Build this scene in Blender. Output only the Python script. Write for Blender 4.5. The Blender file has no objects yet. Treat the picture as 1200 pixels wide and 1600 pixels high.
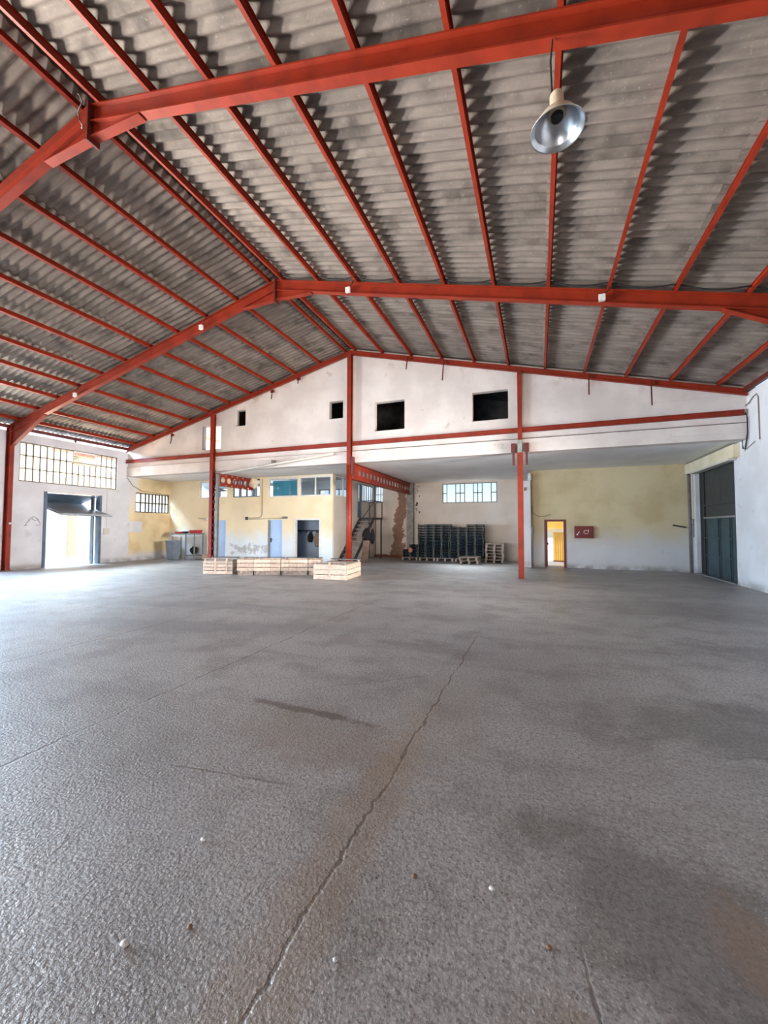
import bpy, bmesh, math, random
from mathutils import Vector, Matrix
random.seed(7)
R = math.radians
SC = bpy.context.scene
COL = SC.collection

# ------------------------------------------------------------------ camera
H = 1.6
F_PX, PITCH, YAW, ROLL = 629.18, 0.040486, 0.364737, 0.002335
cy, sy, cp, sp = math.cos(YAW), math.sin(YAW), math.cos(PITCH), math.sin(PITCH)
fwd = Vector((-sy*cp, cy*cp, sp)); rgt = Vector((cy, sy, 0)); upv = rgt.cross(fwd)
r2 = math.cos(ROLL)*rgt + math.sin(ROLL)*upv
u2 = -math.sin(ROLL)*rgt + math.cos(ROLL)*upv
cam = bpy.data.cameras.new('camera'); camo = bpy.data.objects.new('camera', cam); COL.objects.link(camo)
cam.sensor_fit = 'HORIZONTAL'; cam.sensor_width = 36; cam.lens = 36*F_PX/1200
cam.clip_start = .05; cam.clip_end = 500
m = Matrix((r2, u2, -fwd)).transposed().to_4x4(); m.translation = (0, 0, H)
camo.matrix_world = m
SC.camera = camo

# ------------------------------------------------------------------ world, sun, daylight, exposure
SC.view_settings.view_transform = 'Standard'; SC.view_settings.look = 'None'
SC.view_settings.gamma = 1; SC.view_settings.use_curve_mapping = False
SC.view_settings.exposure = 0.8
SUN_EL, SUN_AZ = R(54), R(-12)          # azimuth measured from +X towards +Y
W = bpy.data.worlds.new('sky'); SC.world = W; W.use_nodes = True
wn = W.node_tree; wn.nodes.clear()
sky = wn.nodes.new('ShaderNodeTexSky'); sky.sky_type = 'NISHITA'; sky.sun_disc = False
sky.sun_elevation = SUN_EL; sky.sun_rotation = math.pi/2 - SUN_AZ
bgn = wn.nodes.new('ShaderNodeBackground'); bgn.inputs[1].default_value = .16
wo = wn.nodes.new('ShaderNodeOutputWorld')
wn.links.new(sky.outputs[0], bgn.inputs[0]); wn.links.new(bgn.outputs[0], wo.inputs[0])
def lamp(name, kind, energy, color, loc, direction, **kw):
    l = bpy.data.lights.new(name, kind); l.energy = energy; l.color = color
    for k, v in kw.items(): setattr(l, k, v)
    o = bpy.data.objects.new(name, l); COL.objects.link(o); o.location = loc
    o.rotation_euler = Vector(direction).to_track_quat('-Z', 'Y').to_euler()
    return o
sd = Vector((math.cos(SUN_EL)*math.cos(SUN_AZ), math.cos(SUN_EL)*math.sin(SUN_AZ), math.sin(SUN_EL)))
lamp('sun', 'SUN', 3.3, (1, .95, .86), (10, 0, 30), -sd, angle=R(.6))
WARM, COOL = (1, .93, .84), (.5, .73, 1)
def day(name, loc, direction, sx, sy_, power, color, spread=180):
    lamp(name, 'AREA', power, color, loc, direction, shape='RECTANGLE', size=sx, size_y=sy_, spread=R(spread))
# area lamps standing in for daylight through openings of the left and rear walls beyond the frame: the sunlit yard
# throws warm light upwards through the high windows, the sky throws cool light downwards through the doors
day('daylight_window_a', (-18.9, 6.5, 4.2), (1, 0, .36), 3.6, .9, 250, WARM, 75)
day('daylight_window_b', (-18.9, 1.65, 4.2), (1, 0, .36), 3.6, .9, 360, WARM, 75)
day('daylight_window_c', (-18.9, -3.2, 4.2), (1, .1, .36), 3.6, .9, 360, WARM, 75)
day('daylight_yard_b', (-18.85, 1.65, 1.5), (1, 0, .4), 3.6, .8, 420, WARM, 80)
day('daylight_yard_c', (-18.85, -3.2, 1.5), (1, 0, .4), 3.6, .8, 420, WARM, 80)
day('daylight_door_b', (-18.9, 1.65, 1.6), (1, .35, -.2), 3.6, 2.9, 360, COOL, 90)
day('daylight_door_c', (-18.9, -3.2, 1.6), (1, .5, -.17), 3.6, 2.9, 400, COOL, 90)
day('fill_lane_bounce', (-19.6, 11.2, 3.3), (1, 0, .6), 3.6, .22, 160, WARM, 120)  # added lamp hidden behind the lintel, stands in for light bounced off the lane
day('daylight_door_a', (-18.9, 6.5, 1.6), (1, .25, -.3), 3.6, 2.9, 300, COOL, 95)
day('daylight_rear', (-6.5, -6.2, 1.9), (0, 1, .06), 9, 3.4, 170, (1, .95, .9), 60)
day('fill_right', (5.8, 9.2, 2.6), (-1, .14, .02), 5, 1.6, 300, (1, .97, .93), 62)  # added fill lamp outside a made-up gateway out of view
# added lamps standing in for skylight over the lane and daylight outside the windows
day('fill_lane', (-21.6, 11.3, 6.9), (1, 0, -1.0), 5, 2, 2300, COOL, 120)
day('fill_window_d', (-20.3, 15.04, 4.9), (1, 0, -.9), 3.4, 2, 230, COOL, 120)
day('fill_window_e', (-3.3, 23.2, 5.7), (0, -1, -.8), 4.5, 2, 560, (.95, .97, 1), 120)
day('fill_window_f', (-13.2, 18.7, 3.55), (0, -1, 0), 2.8, .8, 24, (.9, .95, 1))

# ------------------------------------------------------------------ mesh helpers
class MB:
    def __init__(s): s.v = []; s.f = []
    def add(s, vs, fs):
        o = len(s.v); s.v += [tuple(p) for p in vs]; s.f += [tuple(i+o for i in f) for f in fs]; return s
    def hexa(s, p):   # p: 4 bottom (ccw) then 4 top
        return s.add(p, [(3,2,1,0),(4,5,6,7),(0,1,5,4),(1,2,6,5),(2,3,7,6),(3,0,4,7)])
    def box(s, x0, x1, y0, y1, z0, z1):
        return s.hexa([(x0,y0,z0),(x1,y0,z0),(x1,y1,z0),(x0,y1,z0),(x0,y0,z1),(x1,y0,z1),(x1,y1,z1),(x0,y1,z1)])
    def cbox(s, c, d): return s.box(c[0]-d[0]/2, c[0]+d[0]/2, c[1]-d[1]/2, c[1]+d[1]/2, c[2]-d[2]/2, c[2]+d[2]/2)
    def frame(s, p, q, up=(0,0,1)):
        p, q = Vector(p), Vector(q); d = (q-p).normalized(); u = Vector(up)
        if abs(d.dot(u)) > .99: u = Vector((0,1,0))
        a = d.cross(u).normalized(); b = a.cross(d).normalized(); return p, q, a, b
    def bar(s, p, q, w, h, up=(0,0,1)):
        p, q, a, b = s.frame(p, q, up); c = [(-1,-1),(1,-1),(1,1),(-1,1)]
        return s.hexa([p+a*(i*w/2)+b*(j*h/2) for i, j in c]+[q+a*(i*w/2)+b*(j*h/2) for i, j in c])
    def prof(s, p, q, poly, up=(0,0,1)):     # extrude a 2D polygon (a, b) along p->q
        p, q, a, b = s.frame(p, q, up); n = len(poly)
        vs = [p+a*x+b*y for x, y in poly]+[q+a*x+b*y for x, y in poly]
        return s.add(vs, [tuple(range(n))[::-1], tuple(range(n, 2*n))]+[(i,(i+1)%n,n+(i+1)%n,n+i) for i in range(n)])
    def tube(s, pts, r, n=8):
        pts = [Vector(p) for p in pts]; rings = []
        for i, p in enumerate(pts):
            d = (pts[min(i+1, len(pts)-1)]-pts[max(i-1, 0)]).normalized()
            u = Vector((0,0,1)) if abs(d.z) < .95 else Vector((0,1,0))
            a = d.cross(u).normalized(); b = a.cross(d)
            rings.append([p+a*(r*math.cos(2*math.pi*k/n))+b*(r*math.sin(2*math.pi*k/n)) for k in range(n)])
        vs = [v for g in rings for v in g]; fs = [tuple(range(n))[::-1], tuple(range(len(vs)-n, len(vs)))]
        for i in range(len(pts)-1):
            for k in range(n): fs.append((i*n+k, i*n+(k+1)%n, (i+1)*n+(k+1)%n, (i+1)*n+k))
        return s.add(vs, fs)
    def lathe(s, prof, c=(0,0,0), n=24, caps=True):
        vs = []; c = Vector(c)
        for r, z in prof:
            for k in range(n): vs.append(c+Vector((r*math.cos(2*math.pi*k/n), r*math.sin(2*math.pi*k/n), z)))
        fs = []
        for i in range(len(prof)-1):
            for k in range(n): fs.append((i*n+k, i*n+(k+1)%n, (i+1)*n+(k+1)%n, (i+1)*n+k))
        if caps and prof[0][0] > 1e-4: fs.append(tuple(range(n))[::-1])
        if caps and prof[-1][0] > 1e-4: fs.append(tuple(range(len(vs)-n, len(vs))))
        return s.add(vs, fs)
    def lump(s, c, d, seed=0, n=10, rough=.18):
        rnd = random.Random(seed); vs = []; fs = []; rings = 7
        for i in range(rings):
            th = math.pi*(i+.5)/rings
            for k in range(n):
                q = 1+rnd.uniform(-rough, rough); ph = 2*math.pi*k/n
                vs.append((c[0]+d[0]/2*q*math.sin(th)*math.cos(ph), c[1]+d[1]/2*q*math.sin(th)*math.sin(ph), c[2]+d[2]/2*q*math.cos(th)))
        for i in range(rings-1):
            for k in range(n): fs.append((i*n+k, (i+1)*n+k, (i+1)*n+(k+1)%n, i*n+(k+1)%n))
        fs += [tuple(range(n)), tuple(range((rings-1)*n, rings*n))[::-1]]
        return s.add(vs, fs)
    def mesh(s, name, mat, off=(0,0,0), smooth=False):
        me = bpy.data.meshes.new(name)
        me.from_pydata([(v[0]-off[0], v[1]-off[1], v[2]-off[2]) for v in s.v], [], s.f)
        bm = bmesh.new(); bm.from_mesh(me); bmesh.ops.recalc_face_normals(bm, faces=bm.faces); bm.to_mesh(me); bm.free()
        if mat: me.materials.append(mat)
        if smooth:
            for p in me.polygons: p.use_smooth = True
        return me
def rootloc(o):
    v = Vector((0,0,0))
    while o: v += o.location; o = o.parent
    return v
def tag(o, label=None, cat=None, group=None, kind=None):
    if label: o['label'] = label
    if cat: o['category'] = cat
    if group: o['group'] = group
    if kind: o['kind'] = kind
    return o
def obj(name, mb, mat, parent=None, label=None, cat=None, group=None, kind=None, smooth=False, origin=None):
    """one mesh object; vertices are given in the space where parent roots stand at their location"""
    if parent is None and origin is None:
        xs, ys, zs = zip(*mb.v); origin = ((min(xs)+max(xs))/2, (min(ys)+max(ys))/2, min(zs))
    off = rootloc(parent) if parent else Vector(origin)
    o = bpy.data.objects.new(name, mb.mesh(name, mat, off, smooth)); COL.objects.link(o)
    if parent: o.parent = parent
    else: o.location = off
    return tag(o, label, cat, group, kind)
def thing(name, label, cat, loc=(0,0,0), group=None, kind=None):
    o = bpy.data.objects.new(name, None); COL.objects.link(o); o.location = loc; o.empty_display_size = .2
    return tag(o, label, cat, group, kind)
def inst(name, me, parent, loc, rot=(0,0,0)):
    o = bpy.data.objects.new(name, me); COL.objects.link(o); o.parent = parent; o.location = loc; o.rotation_euler = rot
    return o
def dup(root, loc, rotz, label, group=None, tilt=(0,0)):
    r = root.copy(); COL.objects.link(r); r.location = loc; r.rotation_euler = (tilt[0], tilt[1], rotz); r['label'] = label
    if group: r['group'] = group
    for ch in list(root.children):
        c = ch.copy(); COL.objects.link(c); c.parent = r
        for g in ch.children:
            d = g.copy(); COL.objects.link(d); d.parent = c
    return r

# ------------------------------------------------------------------ materials
def s(r, g, b):
    f = lambda c: (c/255/12.92) if c/255 <= .04045 else ((c/255+.055)/1.055)**2.4
    return (f(r), f(g), f(b), 1)
class NT:
    def __init__(n, name):
        n.m = bpy.data.materials.new(name); n.m.use_nodes = True; n.t = n.m.node_tree; n.t.nodes.clear()
        n.out = n.t.nodes.new('ShaderNodeOutputMaterial')
        n.geo = n.t.nodes.new('ShaderNodeNewGeometry'); n.pos = n.geo.outputs['Position']
        tc = n.t.nodes.new('ShaderNodeTexCoord'); n.ob = tc.outputs['Object']
    def put(n, sock, v):
        if hasattr(v, 'is_output'): n.t.links.new(v, sock)
        elif v is not None:
            try: sock.default_value = v
            except Exception: sock.default_value = tuple(v)[:len(sock.default_value)]
    def math(n, op, a, b=None, c=None, clamp=False):
        x = n.t.nodes.new('ShaderNodeMath'); x.operation = op; x.use_clamp = clamp
        for i, v in enumerate((a, b, c)):
            if v is not None: n.put(x.inputs[i], v)
        return x.outputs[0]
    def sep(n, v=None):
        x = n.t.nodes.new('ShaderNodeSeparateXYZ'); n.put(x.inputs[0], v or n.pos); return x.outputs
    def scale(n, v, sc):
        x = n.t.nodes.new('ShaderNodeVectorMath'); x.operation = 'MULTIPLY'; n.put(x.inputs[0], v); x.inputs[1].default_value = sc; return x.outputs[0]
    def noise(n, sc, vec=None, detail=4, rough=.55, dist=0):
        x = n.t.nodes.new('ShaderNodeTexNoise'); n.put(x.inputs['Vector'], vec if vec is not None else n.pos)
        x.inputs['Scale'].default_value = sc; x.inputs['Detail'].default_value = detail; x.inputs['Roughness'].default_value = rough
        x.inputs['Distortion'].default_value = dist; return x.outputs[0]
    def voro(n, sc, vec=None, feature='F1'):
        x = n.t.nodes.new('ShaderNodeTexVoronoi'); x.feature = feature; n.put(x.inputs['Vector'], vec if vec is not None else n.pos)
        x.inputs['Scale'].default_value = sc; return x.outputs
    def step(n, v, lo, hi, a=0., b=1.):
        x = n.t.nodes.new('ShaderNodeMapRange'); x.interpolation_type = 'SMOOTHSTEP'; n.put(x.inputs[0], v)
        x.inputs[1].default_value = lo; x.inputs[2].default_value = hi; x.inputs[3].default_value = a; x.inputs[4].default_value = b
        return x.outputs[0]
    def mix(n, f, a, b, mode='MIX'):
        x = n.t.nodes.new('ShaderNodeMix'); x.data_type = 'RGBA'; x.blend_type = mode
        n.put(x.inputs[0], f); n.put(x.inputs[6], a); n.put(x.inputs[7], b); return x.outputs[2]
    def band(n, v, lo, hi, soft):           # 1 between lo and hi
        return n.math('MULTIPLY', n.step(v, lo-soft, lo+soft), n.step(v, hi-soft, hi+soft, 1, 0))
    def mul(n, *a):
        r = a[0]
        for b in a[1:]: r = n.math('MULTIPLY', r, b)
        return r
    def bump(n, h, strength, dist=.02):
        x = n.t.nodes.new('ShaderNodeBump'); n.put(x.inputs['Height'], h); x.inputs['Strength'].default_value = strength
        x.inputs['Distance'].default_value = dist; return x.outputs[0]
    def finish(n, col, rough=.7, metal=0., normal=None, spec=.5):
        b = n.t.nodes.new('ShaderNodeBsdfPrincipled')
        n.put(b.inputs['Base Color'], col); n.put(b.inputs['Roughness'], rough); n.put(b.inputs['Metallic'], metal)
        b.inputs['Specular IOR Level'].default_value = spec
        if normal is not None: n.put(b.inputs['Normal'], normal)
        n.t.links.new(b.outputs[0], n.out.inputs[0]); return n.m
def simple(name, c1, c2=None, sc=4, rough=.6, metal=0., bump=0., bsc=30, spec=.5, rand=0., world=False):
    n = NT(name); v = n.pos if world else n.ob
    col = n.mix(n.step(n.noise(sc, v), .35, .7), c1, c2 or tuple(x*.82 for x in c1[:3])+(1,))
    if rand:
        oi = n.t.nodes.new('ShaderNodeObjectInfo')
        k = n.step(oi.outputs['Random'], 0, 1, 1-rand, 1+rand)
        cc = n.t.nodes.new('ShaderNodeCombineColor')
        for i in range(3): n.put(cc.inputs[i], k)
        col = n.mix(1., col, cc.outputs[0], 'MULTIPLY')
    return n.finish(col, rough, metal, n.bump(n.noise(bsc, v), bump, .01) if bump else None, spec)

MAT = {}
MAT['red'] = simple('red_oxide_paint', s(140, 41, 17), s(121, 34, 13), 3, .5, bump=.08, bsc=60, spec=.35, world=True)
MAT['red_dark'] = simple('dark_red_paint', s(96, 32, 24), s(82, 28, 21), 4, .55, world=True)
MAT['black'] = simple('black_rubber', s(28, 26, 26), s(18, 17, 17), 6, .6)
MAT['steel_black'] = simple('dark_painted_steel', s(44, 46, 50), s(34, 35, 38), 6, .5)
MAT['steel_blue'] = simple('blue_grey_steel', s(92, 108, 124), s(78, 92, 108), 3, .45)
MAT['leaf_grey'] = simple('grey_sheet_metal', s(128, 130, 130), s(112, 115, 117), 2, .45)
MAT['grey_metal'] = simple('grey_metal', s(130, 130, 128), s(110, 108, 104), 5, .5)
MAT['white_paint'] = simple('white_paint', s(222, 218, 212), s(208, 203, 196), 4, .5)
MAT['white_pipe'] = simple('off_white_pipe', s(205, 198, 186), s(190, 182, 170), 4, .5)
MAT['conduit'] = simple('grey_conduit', s(120, 112, 104), s(98, 92, 88), 6, .5)
MAT['beige'] = simple('beige_enamel', s(196, 176, 150), s(176, 156, 132), 8, .4)
MAT['alu'] = simple('spun_aluminium', s(196, 198, 202), s(176, 180, 186), 6, .28, 1.)
MAT['wood'] = simple('pale_wood', s(203, 180, 161), s(178, 154, 136), 9, .75, bump=.2, bsc=60, rand=.12)
MAT['wood_grey'] = simple('weathered_wood', s(170, 152, 138), s(132, 116, 104), 9, .8, bump=.2, bsc=60, rand=.15)
MAT['crate'] = simple('dark_teal_plastic', s(26, 42, 48), s(15, 22, 27), 8, .85, spec=.15, rand=.35)
MAT['bar_dark'] = simple('dark_window_bar', s(66, 62, 60), s(54, 50, 48), 6, .7, spec=.2)
MAT['crate_corner'] = simple('pale_corner_block', s(104, 98, 88), s(58, 54, 50), 12, .7, rand=.25)
MAT['blue_door'] = simple('light_blue_door_paint', s(176, 200, 236), s(166, 190, 226), 1.5, .45)
MAT['teal'] = simple('teal_board', s(46, 140, 165), s(40, 126, 152), 2, .5)
MAT['dark_green'] = simple('dark_green_metal', s(54, 76, 80), s(44, 60, 64), 2.5, .5, bump=.05)
MAT['dark_green2'] = simple('dark_grey_green_metal', s(50, 56, 58), s(42, 46, 48), 2.5, .5)
MAT['cabinet_red'] = simple('red_enamel', s(116, 30, 27), s(100, 25, 23), 3, .4)
MAT['bright_red'] = simple('red_plastic', s(186, 40, 44), s(160, 34, 38), 4, .4)
MAT['grey_bin'] = simple('blue_grey_plastic', s(126, 136, 150), s(112, 122, 136), 4, .5)
MAT['dark_cloth'] = simple('black_cloth', s(30, 30, 34), s(20, 20, 24), 14, .9, bump=.3)
MAT['tan_cloth'] = simple('tan_cloth', s(170, 150, 128), s(130, 112, 94), 14, .9, bump=.3)
MAT['cream'] = simple('cream_paint', s(226, 212, 182), s(214, 198, 164), 2, .7)
MAT['concrete'] = simple('grey_concrete', s(150, 148, 142), s(126, 123, 117), 5, .85, bump=.2)
MAT['pebble_pale'] = simple('pale_pebble', s(214, 212, 210), s(180, 176, 170), 60, .6)
MAT['pebble_brown'] = simple('brown_pebble', s(128, 98, 74), s(100, 76, 58), 60, .7)
MAT['yellow_metal'] = simple('yellow_paint', s(244, 204, 110), s(236, 190, 92), 2, .5)
MAT['soffit'] = simple('white_soffit', s(238, 234, 230), s(224, 219, 215), .8, .8, bump=.05, world=True)
MAT['stone_out'] = simple('pale_paving', s(196, 190, 180), s(176, 170, 160), 1.5, .9, world=True)
MAT['mezz'] = simple('pale_grey_plaster', s(196, 200, 206), s(176, 182, 190), 1, .8, world=True)
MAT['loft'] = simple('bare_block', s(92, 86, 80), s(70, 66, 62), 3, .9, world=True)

def glass(name, tint, fac):
    n = NT(name); tr = n.t.nodes.new('ShaderNodeBsdfTransparent'); tr.inputs[0].default_value = tint
    gl = n.t.nodes.new('ShaderNodeBsdfGlossy'); gl.inputs['Roughness'].default_value = .05
    mx = n.t.nodes.new('ShaderNodeMixShader'); mx.inputs[0].default_value = fac
    n.t.links.new(tr.outputs[0], mx.inputs[1]); n.t.links.new(gl.outputs[0], mx.inputs[2]); n.t.links.new(mx.outputs[0], n.out.inputs[0]); return n.m
MAT['glass'] = glass('clear_glass', (.93, .96, .97, 1), .03)
def frosted(name, tint, clear, pane=(1, 1, 1, 1)):
    n = NT(name); tr = n.t.nodes.new('ShaderNodeBsdfTransparent'); tr.inputs[0].default_value = pane
    tl = n.t.nodes.new('ShaderNodeBsdfTranslucent'); tl.inputs[0].default_value = tint
    mx = n.t.nodes.new('ShaderNodeMixShader'); mx.inputs[0].default_value = clear
    n.t.links.new(tl.outputs[0], mx.inputs[1]); n.t.links.new(tr.outputs[0], mx.inputs[2]); n.t.links.new(mx.outputs[0], n.out.inputs[0]); return n.m
MAT['frost'] = frosted('yellowed_glass', (.25, .23, .2, 1), .93, (1, .92, .82, 1))
MAT['frost_blue'] = frosted('frosted_bluish_glass', (.9, .95, 1, 1), .6)

def roof_mat():
    n = NT('fibre_cement'); o = n.sep(n.ob)
    oi = n.t.nodes.new('ShaderNodeObjectInfo'); rnd = oi.outputs['Random']
    cx = n.t.nodes.new('ShaderNodeCombineXYZ'); n.put(cx.inputs[0], n.math('MULTIPLY', rnd, 37.)); n.put(cx.inputs[1], n.math('MULTIPLY', rnd, 91.))
    va = n.t.nodes.new('ShaderNodeVectorMath'); n.put(va.inputs[0], n.ob); n.put(va.inputs[1], cx.outputs[0]); v = va.outputs[0]
    st = n.noise(1., n.scale(v, (1.1, 9., 1.)), 5, .6)
    bl = n.noise(1.6, v, 4)
    c = n.mix(n.step(st, .3, .72), s(130, 117, 107), s(106, 95, 87))
    c = n.mix(n.step(bl, .45, .75), c, s(76, 67, 61))
    k = n.step(rnd, 0, 1, .86, 1.12); cc = n.t.nodes.new('ShaderNodeCombineColor')
    for i in range(3): n.put(cc.inputs[i], k)
    c = n.mix(1., c, cc.outputs[0], 'MULTIPLY')
    c = n.mix(n.step(n.noise(26, v, 2), .62, .75, 0, .3), c, s(168, 156, 142))
    return n.finish(c, .85, 0, n.bump(n.noise(40, v), .25, .01), .3)
MAT['roof'] = roof_mat()

def plaster(name, base, alt, stain, amt, marks=0.):
    n = NT(name); x, y, z = n.sep()
    c = n.mix(n.step(n.noise(.9, None, 5), .35, .65), base, alt)
    c = n.mix(n.step(n.noise(2.2, None, 6, .65), .6, .72, 0, amt), c, stain)
    c = n.mix(n.step(n.noise(5.5, None, 3), .74, .78, 0, .7*amt+marks), c, s(120, 98, 84))
    low = n.mul(n.step(z, .02, .28, 1, 0), n.step(n.noise(2.5), .3, .6))
    c = n.mix(n.math('MULTIPLY', low, .7), c, s(122, 112, 102))
    return n, c, (x, y, z)
n, c, _ = plaster('white_plaster', s(216, 213, 212), s(204, 200, 198), s(180, 172, 166), .5)
MAT['plaster'] = n.finish(c, .85, 0, n.bump(n.noise(14), .2, .01), .3)
def gable_mat():
    n, c, (x, y, z) = plaster('gable_plaster', s(218, 207, 199), s(204, 192, 184), s(178, 162, 150), .6, .15)
    g = n.band(n.math('ADD', z, n.math('MULTIPLY', n.noise(3.), .02)), 4.485, 4.51, .004)
    c = n.mix(n.mul(g, n.step(x, -7, -6.5, .5, 1)), c, s(96, 84, 76))
    blk = n.math('MULTIPLY', n.band(n.math('FRACT', n.math('MULTIPLY', z, 1.9)), .0, .02, .01), n.step(n.noise(.7), .5, .6, 0, .4))
    c = n.mix(blk, c, s(170, 156, 146))
    top = n.mul(n.step(n.noise(1.7, None, 5), .52, .68), n.step(n.math('ADD', z, n.math('MULTIPLY', n.math('ABSOLUTE', n.math('ADD', x, 6.54)), .247)), 7.6, 8.2, 0, .7))
    c = n.mix(top, c, s(176, 150, 132))
    strip = n.mul(n.band(x, -6.33, -6.1, .05), n.step(z, 4.6, 5.2, 0, .35)); c = n.mix(strip, c, s(150, 140, 134))
    return n.finish(c, .85, 0, n.bump(n.noise(9), .25, .012), .3)
MAT['gable'] = gable_mat()
def left_mat():
    n, c, (x, y, z) = plaster('left_wall_paint', s(214, 214, 218), s(200, 200, 204), s(176, 176, 178), .5)
    nz = n.math('MULTIPLY', n.math('SUBTRACT', n.noise(2.5, None, 5), .5), .5)
    yy = n.math('ADD', y, n.math('MULTIPLY', nz, .25))
    yel = n.mul(n.step(yy, 13.72, 13.78), n.step(n.math('ADD', z, n.math('MULTIPLY', nz, .8)), .15, .55))
    hole = n.mul(n.step(yy, 14.42, 14.5, 1, 0), n.band(z, 1.38, 1.92, .02))       # white repair block
    frame = n.mul(n.step(yy, 14.02, 14.4, 1, 0), n.step(z, 2.1, 3.2))
    yel = n.mul(yel, n.math('SUBTRACT', 1., hole), n.math('SUBTRACT', 1., n.math('MULTIPLY', frame, .8)))
    yc = n.mix(n.step(n.noise(1.2, None, 5), .4, .65), s(228, 206, 160), s(212, 184, 136))
    c = n.mix(n.math('MULTIPLY', yel, .92), c, yc)
    return n.finish(c, .85, 0, n.bump(n.noise(9), .25, .012), .3)
MAT['left'] = left_mat()
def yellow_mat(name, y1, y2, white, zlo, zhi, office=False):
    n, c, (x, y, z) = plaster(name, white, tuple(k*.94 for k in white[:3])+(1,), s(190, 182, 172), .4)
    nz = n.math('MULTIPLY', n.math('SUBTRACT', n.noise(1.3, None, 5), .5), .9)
    f = n.step(n.math('ADD', z, nz), zlo, zhi)  # paler lower part, turning yellow upwards over a soft noisy edge
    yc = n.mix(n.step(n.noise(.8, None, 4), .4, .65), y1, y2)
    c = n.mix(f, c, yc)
    if office:
        pz = n.math('ADD', z, n.math('MULTIPLY', n.math('SUBTRACT', n.noise(3., None, 6, .7), .5), .9))
        px = n.math('ADD', x, n.math('MULTIPLY', n.noise(4.), .3))
        peel = n.mul(n.band(pz, .38, .82, .03), n.band(px, -14.2, -11.9, .1), n.step(n.noise(4.5, None, 5), .42, .5))
        c = n.mix(n.math('MULTIPLY', peel, .8), c, s(176, 170, 170))
    return n.finish(c, .85, 0, n.bump(n.noise(9), .2, .01), .3)
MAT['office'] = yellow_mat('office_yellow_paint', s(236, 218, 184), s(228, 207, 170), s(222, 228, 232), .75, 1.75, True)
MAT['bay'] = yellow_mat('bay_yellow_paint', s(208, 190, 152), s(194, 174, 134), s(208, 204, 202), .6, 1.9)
n, c, _ = plaster('office_side_plaster', s(206, 194, 182), s(194, 180, 168), s(180, 166, 154), .4); MAT['side'] = n.finish(c, .85, 0, None, .3)
def back_mat():
    n, c, (x, y, z) = plaster('back_wall_plaster', s(214, 200, 188), s(204, 190, 176), s(190, 174, 160), .4)
    w = n.math('MULTIPLY', n.math('SUBTRACT', n.noise(1.6, None, 6, .65), .5), 1.5)
    grow = n.step(z, .2, 3.2, .28, .0)
    xx = n.math('ADD', n.math('ADD', x, w), grow)
    a = n.band(xx, -7.25, -6.62, .03)
    c = n.mix(a, c, n.mix(n.step(n.noise(6., None, 5), .4, .62), s(150, 112, 94), s(128, 106, 90)))
    b = n.mul(n.band(x, -6.68, -6.2, .12), .8); c = n.mix(b, c, s(168, 158, 148))
    d = n.mul(n.step(n.noise(5., None, 2), .57, .6), n.band(x, -6.2, -5.9, .08), n.step(z, 1.6, 2.2)); c = n.mix(d, c, s(70, 62, 56))
    e = n.mul(n.band(x, -8.6, -6.3, .1), n.step(n.math('ADD', z, n.math('MULTIPLY', n.noise(2.), .25)), .24, .3, 1, 0)); c = n.mix(e, c, s(132, 78, 62))
    return n.finish(c, .85, 0, n.bump(n.math('ADD', n.noise(9), n.math('MULTIPLY', a, -.6)), .3, .015), .3)
MAT['back'] = back_mat()
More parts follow.
